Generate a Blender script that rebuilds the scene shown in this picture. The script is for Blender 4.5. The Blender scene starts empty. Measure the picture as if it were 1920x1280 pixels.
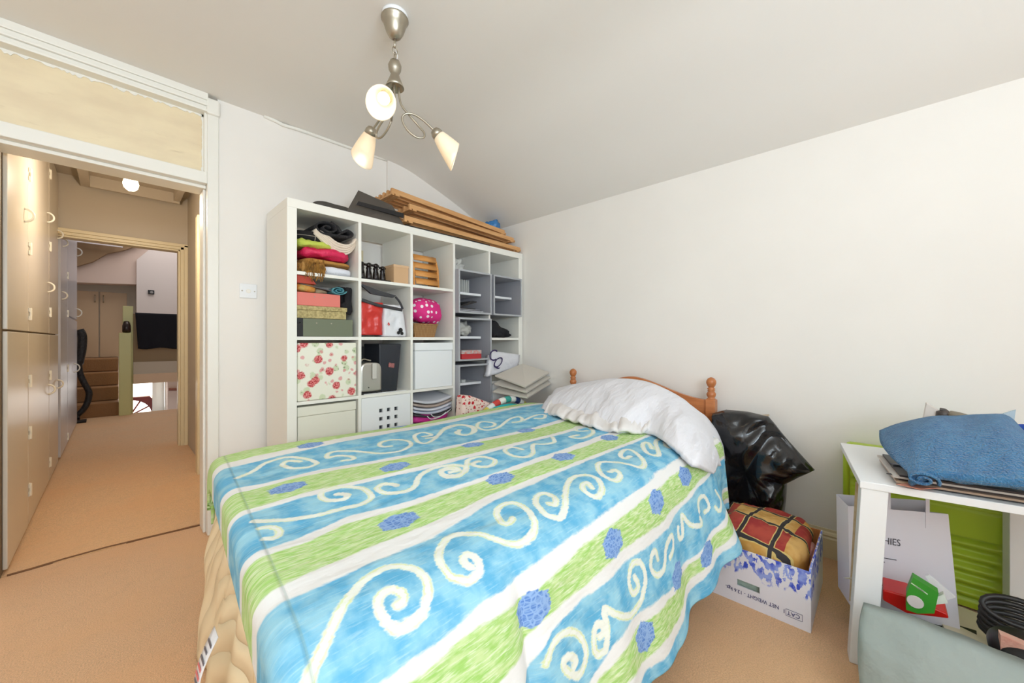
import bpy, bmesh, math, random
import numpy as np
from mathutils import Vector, Matrix, noise
random.seed(7)
SC = bpy.context.scene
COL = SC.collection
PI = math.pi
# ---------------------------------------------------------------- camera model (room coords: X along back wall, Y into it)
F_, H_, V0 = 715., 1.09, 637.
_c, _s = .7205, .6934
_n = math.hypot(_c, _s); _c /= _n; _s /= _n
def ray(u, v):
    r = (u-960)/F_
    return Vector((_s*r+_c, _s-_c*r, (V0-v)/F_))
def PX(X, u, v):
    d = ray(u, v); t = X/d.x; return Vector((X, d.y*t, H_+d.z*t))
def PY(Y, u, v):
    d = ray(u, v); t = Y/d.y; return Vector((d.x*t, Y, H_+d.z*t))
def PZ(Z, u, v):
    d = ray(u, v); t = (Z-H_)/d.z; return Vector((d.x*t, d.y*t, Z))
# ---------------------------------------------------------------- materials
def lin(c):
    return tuple(((x/255)/12.92 if x <= 10 else ((x/255+.055)/1.055)**2.4) for x in c)
def mat(name, c, rough=.6, metal=0., bump=0., bscale=50., var=0., vscale=5., trans=0., alpha=1., sheen=0., coat=0., emit=None, estr=0., spec=None, c2=None, stretch=None, sss=0.):
    m = bpy.data.materials.new(name); m.use_nodes = True
    nt = m.node_tree; b = nt.nodes['Principled BSDF']
    b.inputs['Base Color'].default_value = (*lin(c), 1)
    b.inputs['Roughness'].default_value = rough
    b.inputs['Metallic'].default_value = metal
    if trans: b.inputs['Transmission Weight'].default_value = trans; b.inputs['IOR'].default_value = 1.3
    if alpha < 1: b.inputs['Alpha'].default_value = alpha
    if sheen: b.inputs['Sheen Weight'].default_value = sheen
    if coat: b.inputs['Coat Weight'].default_value = coat
    if spec is not None: b.inputs['Specular IOR Level'].default_value = spec
    if emit: b.inputs['Emission Color'].default_value = (*lin(emit), 1); b.inputs['Emission Strength'].default_value = estr
    tc = nt.nodes.new('ShaderNodeTexCoord'); src = tc.outputs['Object']
    if stretch:
        mp = nt.nodes.new('ShaderNodeMapping'); mp.inputs['Scale'].default_value = stretch
        nt.links.new(src, mp.inputs['Vector']); src = mp.outputs['Vector']
    if var or c2:
        n = nt.nodes.new('ShaderNodeTexNoise'); n.inputs['Scale'].default_value = vscale; n.inputs['Detail'].default_value = 5
        nt.links.new(src, n.inputs['Vector'])
        r = nt.nodes.new('ShaderNodeValToRGB'); r.color_ramp.elements[0].position = .35; r.color_ramp.elements[1].position = .65
        a = lin(c)
        if c2: k0, k1 = a, lin(c2)
        else: k0, k1 = tuple(x*(1-var) for x in a), tuple(min(1, x*(1+var)) for x in a)
        r.color_ramp.elements[0].color = (*k0, 1); r.color_ramp.elements[1].color = (*k1, 1)
        nt.links.new(n.outputs['Fac'], r.inputs['Fac']); nt.links.new(r.outputs['Color'], b.inputs['Base Color'])
    if bump:
        n = nt.nodes.new('ShaderNodeTexNoise'); n.inputs['Scale'].default_value = bscale; n.inputs['Detail'].default_value = 4
        nt.links.new(src, n.inputs['Vector'])
        bp = nt.nodes.new('ShaderNodeBump'); bp.inputs['Strength'].default_value = bump; bp.inputs['Distance'].default_value = .02
        nt.links.new(n.outputs['Fac'], bp.inputs['Height']); nt.links.new(bp.outputs['Normal'], b.inputs['Normal'])
    return m
class ND:
    """small node builder for maths on attributes"""
    def __init__(s, m): s.nt = m.node_tree; s.b = s.nt.nodes['Principled BSDF']
    def n(s, t, **k):
        x = s.nt.nodes.new(t)
        for a, v in k.items(): setattr(x, a, v)
        return x
    def put(s, sock, v):
        if isinstance(v, bpy.types.NodeSocket): s.nt.links.new(v, sock)
        else: sock.default_value = v
    def math(s, op, a, b=0., clamp=False):
        x = s.n('ShaderNodeMath', operation=op, use_clamp=clamp); s.put(x.inputs[0], a); s.put(x.inputs[1], b); return x.outputs[0]
    def smooth(s, x, lo, hi):
        m = s.n('ShaderNodeMapRange', interpolation_type='SMOOTHSTEP'); s.put(m.inputs['Value'], x); m.inputs['From Min'].default_value = lo; m.inputs['From Max'].default_value = hi; return m.outputs['Result']
    def mix(s, f, a, b):
        x = s.n('ShaderNodeMix', data_type='RGBA'); s.put(x.inputs['Factor'], f); s.put(x.inputs['A'], a); s.put(x.inputs['B'], b); return x.outputs['Result']
    def noise(s, vec, scale, detail=4.):
        x = s.n('ShaderNodeTexNoise'); x.inputs['Scale'].default_value = scale; x.inputs['Detail'].default_value = detail
        if vec is not None: s.nt.links.new(vec, x.inputs['Vector'])
        return x.outputs['Fac']
    def obj(s): return s.n('ShaderNodeTexCoord').outputs['Object']
    def attr(s, name): return s.n('ShaderNodeAttribute', attribute_name=name)
    def mapping(s, vec, scale, rot=(0, 0, 0), loc=(0, 0, 0)):
        x = s.n('ShaderNodeMapping'); x.inputs['Scale'].default_value = scale; x.inputs['Rotation'].default_value = rot; x.inputs['Location'].default_value = loc; s.nt.links.new(vec, x.inputs['Vector']); return x.outputs['Vector']
    def color(s, v): s.put(s.b.inputs['Base Color'], v)
    def bump(s, h, strength=.3, dist=.01):
        x = s.n('ShaderNodeBump'); x.inputs['Strength'].default_value = strength; x.inputs['Distance'].default_value = dist; s.put(x.inputs['Height'], h); s.nt.links.new(x.outputs['Normal'], s.b.inputs['Normal'])
def C4(c): return (*lin(c), 1)

# ---------------------------------------------------------------- mesh builder
ORG = {}
class MB:
    def __init__(s): s.v = []; s.f = []; s.mi = []; s.cur = 0
    def add(s, vs, fs):
        o = len(s.v); s.v += [Vector(p) for p in vs]
        s.f += [tuple(i+o for i in f) for f in fs]; s.mi += [s.cur]*len(fs); return s
    def box(s, x0, x1, y0, y1, z0, z1):
        v = [(x, y, z) for x in (x0, x1) for y in (y0, y1) for z in (z0, z1)]
        return s.add(v, [(0, 1, 3, 2), (4, 6, 7, 5), (0, 4, 5, 1), (2, 3, 7, 6), (0, 2, 6, 4), (1, 5, 7, 3)])
    def obox(s, c, ax, ay, az, hx, hy, hz):
        """box centred at c with unit axes and half sizes"""
        c = Vector(c); ax, ay, az = [Vector(a).normalized() for a in (ax, ay, az)]
        v = [c+ax*(hx*i)+ay*(hy*j)+az*(hz*k) for i in (-1, 1) for j in (-1, 1) for k in (-1, 1)]
        return s.add(v, [(0, 1, 3, 2), (4, 6, 7, 5), (0, 4, 5, 1), (2, 3, 7, 6), (0, 2, 6, 4), (1, 5, 7, 3)])
    def prism(s, pts, d):
        """polygon pts extruded by vector d"""
        n = len(pts); d = Vector(d); P = [Vector(p) for p in pts]
        return s.add(P+[p+d for p in P], [tuple(range(n))[::-1], tuple(range(n, 2*n))]+[(i, (i+1) % n, n+(i+1) % n, n+i) for i in range(n)])
    def tube(s, pts, r, seg=8, closed=False, flat=1.):
        P = [Vector(p) for p in pts]; n = len(P); rs = r if isinstance(r, (list, tuple)) else [r]*n
        vs = []; up = None
        for i, p in enumerate(P):
            a = P[(i-1) % n] if (closed or i > 0) else p; b = P[(i+1) % n] if (closed or i < n-1) else p
            t = (b-a).normalized()
            if up is None:
                up = Vector((0, 0, 1)) if abs(t.z) < .9 else Vector((1, 0, 0))
            nx = up-t*up.dot(t)
            if nx.length < 1e-6: nx = t.orthogonal()
            nx.normalize(); ny = t.cross(nx); up = nx
            for k in range(seg):
                a_ = 2*PI*k/seg; vs.append(p+nx*(rs[i]*math.cos(a_))+ny*(rs[i]*flat*math.sin(a_)))
        fs = []
        for i in range(n if closed else n-1):
            for k in range(seg):
                j = (i+1) % n; fs.append((i*seg+k, i*seg+(k+1) % seg, j*seg+(k+1) % seg, j*seg+k))
        if not closed: fs += [tuple(range(seg))[::-1], tuple((n-1)*seg+k for k in range(seg))]
        return s.add(vs, fs)
    def lathe(s, c, prof, seg=24, axis=(0, 0, 1), caps=True):
        """prof: list of (radius, distance along axis)"""
        c = Vector(c); az = Vector(axis).normalized(); ax = az.orthogonal().normalized(); ay = az.cross(ax)
        vs = [c+az*h+ax*(r*math.cos(2*PI*k/seg))+ay*(r*math.sin(2*PI*k/seg)) for r, h in prof for k in range(seg)]
        n = len(prof); fs = [(i*seg+k, i*seg+(k+1) % seg, (i+1)*seg+(k+1) % seg, (i+1)*seg+k) for i in range(n-1) for k in range(seg)]
        if caps: fs += [tuple(range(seg))[::-1], tuple((n-1)*seg+k for k in range(seg))]
        return s.add(vs, fs)
    def grid(s, P):
        """P: rows of points"""
        a, b = len(P), len(P[0])
        return s.add([p for r in P for p in r], [(i*b+j, i*b+j+1, (i+1)*b+j+1, (i+1)*b+j) for i in range(a-1) for j in range(b-1)])
    def build(s, name, m, parent=None, smooth=False, bevel=0., solid=0., sub=0, label=None, origin=None, weld=False):
        me = bpy.data.meshes.new(name)
        if parent is not None: org = ORG[parent.name]
        elif origin is not None: org = Vector(origin)
        else:
            xs = [p.x for p in s.v]; ys = [p.y for p in s.v]; zs = [p.z for p in s.v]
            org = Vector(((min(xs)+max(xs))/2, (min(ys)+max(ys))/2, min(zs)))
        me.from_pydata([p-org for p in s.v], [], s.f)
        ms = m if isinstance(m, (list, tuple)) else [m]
        for q in ms: me.materials.append(q)
        if len(ms) > 1:
            me.polygons.foreach_set('material_index', s.mi)
        me.update()
        bm = bmesh.new(); bm.from_mesh(me)
        if weld: bmesh.ops.remove_doubles(bm, verts=bm.verts, dist=1e-5)
        bmesh.ops.recalc_face_normals(bm, faces=bm.faces); bm.to_mesh(me); bm.free()
        if smooth: me.polygons.foreach_set('use_smooth', [True]*len(me.polygons))
        o = bpy.data.objects.new(name, me); COL.objects.link(o)
        if parent is not None: o.parent = parent
        else: o.location = org
        ORG[o.name] = org
        if solid:
            md = o.modifiers.new('solid', 'SOLIDIFY'); md.thickness = solid; md.offset = 0
        if bevel:
            md = o.modifiers.new('bevel', 'BEVEL'); md.width = bevel; md.segments = 2; md.limit_method = 'ANGLE'; md.angle_limit = .6
        if sub:
            md = o.modifiers.new('sub', 'SUBSURF'); md.levels = sub; md.render_levels = sub
        if label: o['label'] = label
        return o
def tag(o, label, cat, group=None, kind=None):
    o['label'] = label; o['category'] = cat
    if group: o['group'] = group
    if kind: o['kind'] = kind
    return o
def thing(name, label, cat, loc, group=None):
    o = bpy.data.objects.new(name, None); COL.objects.link(o); o.location = loc; o.empty_display_size = .05
    ORG[o.name] = Vector(loc); return tag(o, label, cat, group)
def struct(o): o['kind'] = 'structure'; return o
def copy_thing(root, loc, label, group=None):
    r = root.copy(); COL.objects.link(r); r.location = loc; r['label'] = label
    if group: r['group'] = group
    ORG[r.name] = Vector(loc)
    for ch in list(root.children):
        c = ch.copy(); COL.objects.link(c); c.parent = r
        for g in list(ch.children):
            d = g.copy(); COL.objects.link(d); d.parent = c
    return r
def N3(p, f, seed=0.): return noise.noise(Vector(p)*f+Vector((seed*3.1, seed*1.7, seed*2.3)))
def crom(pts, k=8, closed=False):
    P = [Vector(p) for p in pts]; n = len(P); out = []
    for i in range(n if closed else n-1):
        p0 = P[(i-1) % n] if (closed or i > 0) else P[i]; p1 = P[i]; p2 = P[(i+1) % n]; p3 = P[(i+2) % n] if (closed or i < n-2) else P[(i+1) % n]
        for j in range(k):
            t = j/k; out.append(.5*((2*p1)+(p2-p0)*t+(2*p0-5*p1+4*p2-p3)*t*t+(3*p1-3*p2+p3-p0)*t**3))
    if not closed: out.append(P[-1])
    return out
def soft(c, size, seed=1, amp=.01, freq=8., p=.5, n=28, rot=0., flatten=True, crease=0.):
    """superellipsoid with noise; c = centre of the base"""
    mb = MB(); sx, sy, sz = size; rows = []
    cr, sr = math.cos(rot), math.sin(rot)
    def sg(x, e): return math.copysign(abs(x)**e, x)
    for i in range(n+1):
        th = -PI/2+PI*i/n; row = []
        for j in range(2*n+1):
            ph = 2*PI*(j % (2*n))/(2*n)
            x = sg(math.cos(th), p)*sg(math.cos(ph), p)*sx/2; y = sg(math.cos(th), p)*sg(math.sin(ph), p)*sy/2; z = sg(math.sin(th), p)*sz/2
            nn = N3((x, y, z), freq, seed)
            k = amp*nn
            if crease: k += crease*(abs(N3((x*1., y*1., z*1.), freq*2.2, seed+5))-.25)
            d = Vector((x/(sx*sx), y/(sy*sy), z/(sz*sz)))
            if d.length > 0: d.normalize()
            q = Vector((x, y, z))+d*k
            zz = max(q.z, -sz/2) if flatten else q.z
            row.append(Vector((c[0]+q.x*cr-q.y*sr, c[1]+q.x*sr+q.y*cr, c[2]+sz/2+zz)))
        rows.append(row)
    mb.grid(rows); return mb
def strip(path, y0, y1, th, seed=0, amp=0., ny=6):
    """thick ribbon: path in XZ, extruded along Y (folded cloth, rolls)"""
    P = crom([(x, 0, z) for x, z in path], 6); L = []; R = []
    for i, p in enumerate(P):
        a = P[max(i-1, 0)]; b = P[min(i+1, len(P)-1)]; t = (b-a).normalized(); n_ = Vector((-t.z, 0, t.x))
        L.append(p+n_*th/2); R.append(p-n_*th/2)
    loop = L+R[::-1]; mb = MB(); rows = []
    for j in range(ny+1):
        y = y0+(y1-y0)*j/ny
        rows.append([Vector((q.x+amp*N3((q.x*.3, y, q.z), 9, seed), y, q.z+amp*N3((q.x, y, q.z), 7, seed+2))) for q in loop+[loop[0]]])
    mb.grid(rows)
    n = len(loop)
    for j in (0, ny):
        o = j*(n+1)
        h = len(L)
        for i in range(h-1): mb.f.append((o+i, o+i+1, o+n-2-i, o+n-1-i)); mb.mi.append(0)
    return mb
def text_mesh(name, txt, size, m, parent, origin, xdir, ydir, ext=.0004, label=None, align='LEFT', sx=1.):
    cu = bpy.data.curves.new('t', 'FONT'); cu.body = txt; cu.size = size; cu.extrude = ext; cu.align_x = align; cu.resolution_u = 3
    to = bpy.data.objects.new('t', cu); COL.objects.link(to)
    dg = bpy.context.evaluated_depsgraph_get(); dg.update()
    me = bpy.data.meshes.new_from_object(to.evaluated_get(dg)); bpy.data.objects.remove(to); bpy.data.curves.remove(cu)
    x = Vector(xdir).normalized(); y = Vector(ydir).normalized(); z = x.cross(y); o = Vector(origin)
    mb = MB(); mb.add([o+x*(v.co.x*sx)+y*v.co.y+z*v.co.z for v in me.vertices], [tuple(p.vertices) for p in me.polygons])
    bpy.data.meshes.remove(me)
    return mb.build(name, m, parent, label=label)

# ---------------------------------------------------------------- palette
WALLC = (238, 234, 228)
M = {}
M['wall'] = mat('wall_paint', WALLC, .85, bump=.06, bscale=9, var=.015, vscale=2)
M['ceil'] = mat('ceiling_paint', (238, 235, 230), .9, bump=.05, bscale=6)
M['gloss'] = mat('white_gloss_paint', (238, 236, 228), .35, bump=.05, bscale=25)
M['shelf'] = mat('white_laminate', (238, 236, 228), .4)
M['white'] = mat('white_lacquer', (236, 238, 240), .35)
M['cream'] = mat('cream_gloss_paint', (226, 212, 176), .35, bump=.05, bscale=20)
M['closet'] = mat('beige_gloss_paint', (216, 207, 192), .3, bump=.03, bscale=3)
M['hall'] = mat('hall_paint', (198, 188, 172), .8, bump=.05, bscale=9)
M['hallwhite'] = mat('landing_white_paint', (222, 214, 210), .8)
M['black'] = mat('black_plastic', (22, 22, 24), .4)
M['steel'] = mat('brushed_nickel', (176, 168, 152), .35, metal=.9)
M['pine'] = mat('orange_pine', (176, 104, 56), .35, c2=(198, 124, 70), vscale=6, stretch=(1, 1, 8), coat=.3)
M['beech'] = mat('raw_beech', (200, 146, 92), .55, c2=(216, 166, 112), vscale=9, stretch=(.5, 6, 6))
M['grey'] = mat('grey_laminate', (162, 162, 169), .5)
M['greyedge'] = mat('grey_edge_band', (172, 174, 178), .5)
def fab(name, c, **k):
    k.setdefault('bump', .25); k.setdefault('bscale', 120); k.setdefault('rough', .9)
    return mat(name, c, **k)
# ---------------------------------------------------------------- camera
cam = bpy.data.cameras.new('camera'); cam.sensor_width = 36; cam.lens = F_/1920*36; cam.shift_y = -(640-V0)/1920; cam.clip_start = .02
co = bpy.data.objects.new('camera', cam); COL.objects.link(co); co.location = (0, 0, H_)
co.rotation_euler = (PI/2, 0, math.atan2(_s, _c)-PI/2); SC.camera = co
# ================================================================ ROOM
XB, YA = 2.485, 2.70
XL, YF = -1.75, -1.75          # left wall and the wall behind the camera
DX0, DX1, DZ = -.42, .353, 1.94   # door opening
# carpet
def carpet(name, c, c2):
    m = mat(name, c, .95); n = ND(m); o = n.obj()
    f = n.noise(o, 220, 3); g = n.noise(o, 2.2, 4); h = n.noise(o, 18, 4)
    a = n.mix(n.smooth(f, .3, .7), C4(tuple(x*.86 for x in c)), C4(c)); a = n.mix(n.math('MULTIPLY', n.smooth(g, .35, .7), .6), a, C4(c2))
    a = n.mix(n.math('MULTIPLY', n.smooth(h, .5, .75), .18), a, C4(tuple(x*.8 for x in c)))
    n.color(a); n.bump(f, .5, .006); m.node_tree.nodes['Principled BSDF'].inputs['Sheen Weight'].default_value = .2
    return m
M['carpet'] = carpet('beige_carpet', (230, 184, 140), (222, 172, 124))
M['carpet2'] = carpet('hall_carpet', (238, 194, 144), (226, 176, 124))
fl = MB(); nx = 40
fl.box(XL, XB, YF, 2.90, -.05, 0)
struct(fl.build('floor', M['carpet'], origin=(0, 0, 0)))
fl = MB(); fl.box(-.9, .54, 2.905, 5.3, -.05, .002); fl.box(-1.2, 1.6, 5.3, 8.0, -.05, .002)
struct(fl.build('floor_hallway', M['carpet2'], origin=(0, 0, 0)))
b = MB(); b.tube([PZ(.002, u, v) for u, v in [(13, 1079), (60, 1066), (120, 1048), (200, 1026), (300, 1002), (389, 981)]], .006, 6)
struct(b.build('trim_1', mat('carpet_seam', (120, 84, 56), .95), origin=(0, 2.9, 0)))
# back wall with door opening (wall top clipped under the ceiling)
b = MB(); T = .14
b.box(XL, DX0-.03, YA, YA+T, 0, 2.5); b.box(.40, XB, YA, YA+T, 0, 2.5)
struct(b.build('wall_back', M['wall'], origin=(0, YA, 0)))
b = MB(); b.box(1.43, XB, YA-.02, YA-.0005, 0, 2.46); b.box(1.425, 1.437, YA-.028, YA-.0005, 0, 2.44)
struct(b.build('trim_2', M['wall'], origin=(1.9, YA, 0), bevel=.003))
b = MB(); b.box(XB, XB+.1, YF, YA+T, 0, 2.5); struct(b.build('wall_right', M['wall'], origin=(XB, 0, 0)))
b = MB(); b.box(XL-.1, XL, YF, YA+T, 0, 2.5); struct(b.build('wall_left', M['wall'], origin=(XL, 0, 0)))
# front wall (behind the camera) with a wide window
WX0, WX1, WZ0, WZ1 = -1.65, .75, .85, 2.2
b = MB(); b.box(XL, WX0, YF-.1, YF, 0, 2.5); b.box(WX1, XB, YF-.1, YF, 0, 2.5); b.box(WX0, WX1, YF-.1, YF, 0, WZ0); b.box(WX0, WX1, YF-.1, YF, WZ1, 2.5)
struct(b.build('wall_front', M['wall'], origin=(0, YF, 0)))
b = MB()
for x in (WX0, -.45, WX1-.05): b.box(x, x+.05, YF-.08, YF-.02, WZ0, WZ1)
for z in (WZ0, WZ1-.05): b.box(WX0, WX1, YF-.08, YF-.02, z, z+.05)
b.box(WX0-.05, WX1+.05, YF-.02, YF+.12, WZ0-.03, WZ0)
struct(b.build('window_1', M['gloss'], origin=(-.45, YF, WZ0)))
# ceiling: flat, then curved slope down to the right wall
prof = [(XL-.1, 2.452), (0, 2.452), (1.2, 2.452), (1.43, 2.45), (1.6, 2.43), (1.8, 2.372), (2.06, 2.285), (2.3, 2.19), (XB, 2.125), (XB+.1, 2.09)]
pp = crom([(x, 0, z) for x, z in prof], 6)
b = MB(); b.grid([[Vector((p.x, y, p.z)) for p in pp] for y in (YF-.1, YA+T)])
b.grid([[Vector((p.x, y, p.z+.12)) for p in pp] for y in (YF-.1, YA+T)])
for y in (YF-.1, YA+T): b.grid([[Vector((p.x, y, p.z)) for p in pp], [Vector((p.x, y, p.z+.12)) for p in pp]])
struct(b.build('ceiling', M['ceil'], origin=(0, 0, 2.45), smooth=True))
# thin plaster bead along the top of the back wall
b = MB(); b.tube([PY(YA-.006, u, v) for u, v in [(495, 217), (515, 226), (530, 234), (560, 243), (600, 257), (650, 275), (700, 292), (735, 303)]], .011, 8)
struct(b.build('trim_3', M['gloss'], origin=(1, YA, 2.44), smooth=True))
# skirting on the right wall
b = MB(); prof = [(0, 0), (.016, 0), (.016, .095), (.012, .103), (.015, .112), (.011, .122), (.006, .128), (.004, .14), (0, .14)]
b.prism([(XB-x, YF, z) for x, z in prof], (0, YA-YF, 0)); struct(b.build('baseboard_right', M['cream'], origin=(XB, 0, 0)))
b = MB(); b.prism([(.42, YA-x, z) for x, z in prof], (XB-.42, 0, 0)); struct(b.build('baseboard_back', M['cream'], origin=(1, YA, 0)))
# ---- door frame with overlight
b = MB()
FY0, FY1 = YA-.012, YA+.17
b.box(DX1, .404, FY0, FY1, 0, 2.36)                       # right jamb
b.box(DX1-.012, DX1, YA+.05, FY1, 0, DZ)                   # stop
b.box(DX0-.06, DX0, FY0, FY1, 0, 2.36)                     # left jamb
b.box(DX0, DX1, FY0, FY1, DZ+.018, 2.022)                  # transom
b.box(DX0, DX1, YA+.03, FY1, DZ, DZ+.018)
struct(b.build('door_1', M['gloss'], origin=(0, YA, 0), bevel=.004))
b = MB()                                                   # cornice above the overlight: stepped mouldings
for (y, z0, z1) in ((.03, 2.415, 2.452), (.022, 2.395, 2.415), (.03, 2.383, 2.395), (.018, 2.366, 2.383), (.026, 2.352, 2.366)):
    b.box(XL, DX1+.002, YA-y, YA+.14, z0, z1)
struct(b.build('trim_4', M['gloss'], origin=(0, YA, 2.4), bevel=.003))
b = MB()
b.box(DX1-.012, DX1, YA+.0, YA+.05, 2.022, 2.352)
struct(b.build('trim_5', M['gloss'], origin=(.35, YA, 2.1)))
b = MB(); b.box(DX1-.006, .408, YA-.03, YA+.1, 2.345, 2.432); struct(b.build('trim_6', M['gloss'], origin=(.38, YA, 2.35), bevel=.01))
# painted-over, stained board in the overlight
mo = mat('stained_overlight', (222, 200, 160), .45); n = ND(mo); o = n.obj()
f = n.noise(n.mapping(o, (1.2, 1, 3)), 3.2, 7); g = n.noise(n.mapping(o, (1, 1, 5)), 7, 8)
a = n.mix(n.smooth(f, .3, .7), C4((226, 208, 176)), C4((238, 222, 188))); a = n.mix(n.math('MULTIPLY', n.smooth(g, .6, .8), .35), a, C4((178, 150, 110)))
n.color(a); n.bump(f, .1, .01)
b = MB(); b.box(DX0, DX1-.012, YA+.035, YA+.05, 2.022, 2.355); struct(b.build('window_2', mo, origin=(0, YA+.04, 2.1)))
# flaking paint edge along the overlight
b = MB(); random.seed(3)
top = [Vector((DX0+i*(DX1-.012-DX0)/90, YA+.033, 2.354-.006-.009*abs(N3((i*.31, 0, 0), 1, 2))*2-.008*(random.random() > .8))) for i in range(91)]
b.grid([[Vector((p.x, p.y, 2.36)) for p in top], top])
sd = [Vector((DX1-.013-.004-.010*abs(N3((i*.4, 5, 0), 1, 2)), YA+.033, 2.022+i*.33/40)) for i in range(41)]
b.grid([[Vector((DX1-.01, p.y, p.z)) for p in sd], sd])
struct(b.build('trim_7', M['gloss'], origin=(0, YA+.03, 2.2), solid=.002))
# switch on back wall
t = thing('light_switch', 'white square plastic switch plate on the wall beside the tall shelf', 'light switch', (.544, YA, 1.335))
MB().box(.502, .588, YA-.009, YA-.0005, 1.337, 1.421).build('plate', M['white'], t, bevel=.003)
b = MB(); b.lathe((.545, YA-.009, 1.379), [(.012, 0), (.012, .004), (.009, .006)], 20, (0, -1, 0)); b.build('dimple', M['shelf'], t, smooth=False)
for x in (.514, .576):
    MB().lathe((x, YA-.0092, 1.379), [(.004, 0), (.003, .001)], 10, (0, -1, 0)).build('screw', M['steel'], t)

# ================================================================ HALLWAY
HX = .52
b = MB(); b.box(HX, HX+.1, 2.87, 3.05, 0, 2.75); b.box(HX, HX+.1, 4.02, 5.3, 0, 2.75); b.box(HX, HX+.1, 3.05, 4.02, 2.05, 2.75)
b.box(.40, HX+.1, YA+T, 2.87, 0, 2.75)
struct(b.build('wall_hall_right', M['hall'], origin=(HX, 4, 0)))
b = MB(); b.box(.455, HX, 3.95, 4.06, 0, 2.1); b.box(.485, HX, 3.0, 4.0, 2.02, 2.1); b.box(.475, HX, 2.98, 3.06, 0, 2.1); b.box(HX+.03, HX+.08, 3.05, 4.0, 0, 2.03)
struct(b.build('door_2', M['cream'], origin=(HX, 3.5, 0), bevel=.006))
b = MB(); b.box(-1.2, -.42, 5.2, 5.3, 0, 2.75); b.box(.515, .8, 5.2, 5.3, 0, 2.75); b.box(-.42, .515, 5.2, 5.3, 2.05, 2.75)
struct(b.build('wall_hall_far', M['hall'], origin=(0, 5.2, 0)))
b = MB()
for (x0, x1, y) in ((.445, .462, 5.19), (.462, .49, 5.175), (.49, .52, 5.165)): b.box(x0, x1, y, 5.31, 0, 2.065)
for (z0, z1, y) in ((2.0, 2.018, 5.19), (2.018, 2.045, 5.175), (2.045, 2.075, 5.165)): b.box(-.42, .52, y, 5.31, z0, z1)
struct(b.build('door_3', M['cream'], origin=(0, 5.2, 0), bevel=.003))
# hall ceiling, beams
b = MB(); b.box(-1.3, .7, YA+T, 5.3, 2.56, 2.66)
b2 = MB(); b2.box(-.15, .46, 4.9, 5.0, 2.50, 2.62) 
struct(b.build('ceiling_hall', M['hall'], origin=(0, 4, 2.56)))
b = MB(); b.box(-.16, .45, 5.08, 5.11, 2.46, 2.56); b.box(-.16, .45, 4.0, 4.03, 2.50, 2.56)
b.prism([(-.22, 4.0, 2.48), (-.16, 4.0, 2.48), (-.16, 4.0, 2.56), (-.22, 4.0, 2.56)], (0, 1.19, 0)); b.prism([(.40, 4.0, 2.48), (.45, 4.0, 2.48), (.45, 4.0, 2.56), (.40, 4.0, 2.56)], (0, 1.19, 0))
struct(b.build('trim_8', M['hall'], origin=(0, 5, 2.5)))
struct(MB().box(XL-.2, -.9, YA+T, 5.3, 0, 2.75).build('wall_hall_left', M['hall'], origin=(-1, 4, 0)))
# built-in closets along the left
joints = [2.92, 3.536, 4.525, 5.2]
cl = thing('hall_closet', 'row of tall beige gloss built-in closets with ring handles along the hallway', 'closet', (-.5, 4.1, 0))
MB().box(-.88, -.366, 2.87, 5.19, 0, 2.555).build('carcass', mat('closet_gap_shadowed_wood', (120, 104, 84), .7), cl)
ringm = mat('cream_ring_pull', (244, 240, 226), .3)
def ring(y, z, par, face=-.35, r=.035, lab=None):
    b = MB(); b.tube([(face+r*.95*math.sin(a), y, z-r*1.0*math.cos(a)) for a in [PI*k/16 for k in range(17)]], .006, 6)
    b.build('ring_handle', ringm, par, smooth=True)
def hinge(y, z, par, face=-.35):
    b = MB(); b.box(face, face+.004, y-.022, y+.022, z-.035, z-.012); b.box(face, face+.004, y-.022, y+.022, z+.012, z+.035); b.tube([(face+.006, y, z-.036), (face+.006, y, z+.036)], .006, 6); b.build('hinge', ringm, par)
doors = [(2.93, 3.53, 1.14, 2.5), (2.93, 3.53, .02, 1.13), (3.545, 4.515, 1.14, 2.53), (3.545, 4.515, .02, 1.13), (4.535, 5.18, 1.14, 2.53), (4.535, 5.18, .02, 1.13)]
for k, (y0, y1, z0, z1) in enumerate(doors):
    d = MB().box(-.3655, -.35, y0, y1, z0, z1).build('door', M['closet'], cl, bevel=.003)
    if k == 0: ring(3.40, 1.78, d)
    elif k == 2: ring(4.40, 1.99, d); ring(4.43, 1.48, d); hinge(3.56, 2.05, d); hinge(3.56, 1.24, d); hinge(3.56, 1.62, d)
    elif k == 3: ring(4.47, .72, d); hinge(3.56, .55, d); hinge(3.56, .85, d); hinge(3.56, .22, d)
    elif k == 4: hinge(4.55, 2.35, d); hinge(4.55, 1.80, d); hinge(4.55, 1.30, d); ring(5.1, 2.0, d)
    elif k == 5: hinge(4.55, .82, d); hinge(4.55, .16, d); ring(5.1, .71, d); 
# open closet doors beyond the partition
c2 = mat('grey_white_gloss_door', (205, 206, 214), .25)
cb = thing('landing_closet', 'pale grey-white closet with ring handles beyond the inner door frame', 'closet', (-.5, 6.3, 0))
MB().box(-.95, -.37, 5.31, 7.42, 0, 2.6).build('carcass', c2, cb)
d = MB().box(-.37, -.345, 5.32, 6.02, .03, 2.55).build('door', c2, cb, bevel=.003); ring(5.43, 1.50, d, -.345); hinge(6.0, 1.36, d, -.345); hinge(6.0, .8, d, -.345)
hinge(6.0, .1, d, -.345); hinge(6.0, 1.75, d, -.345); ring(5.5, 2.0, d, -.345)
d = MB().box(-.37, -.345, 6.04, 7.42, 1.35, 2.55).build('door', c2, cb, bevel=.003); ring(7.25, 1.43, d, -.345, .05)
d = MB().box(-.37, -.345, 6.04, 7.42, .03, 1.33).build('door', c2, cb, bevel=.003); ring(6.85, .76, d, -.345, .05); ring(7.3, 2.2, d, -.345, .05)
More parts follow.
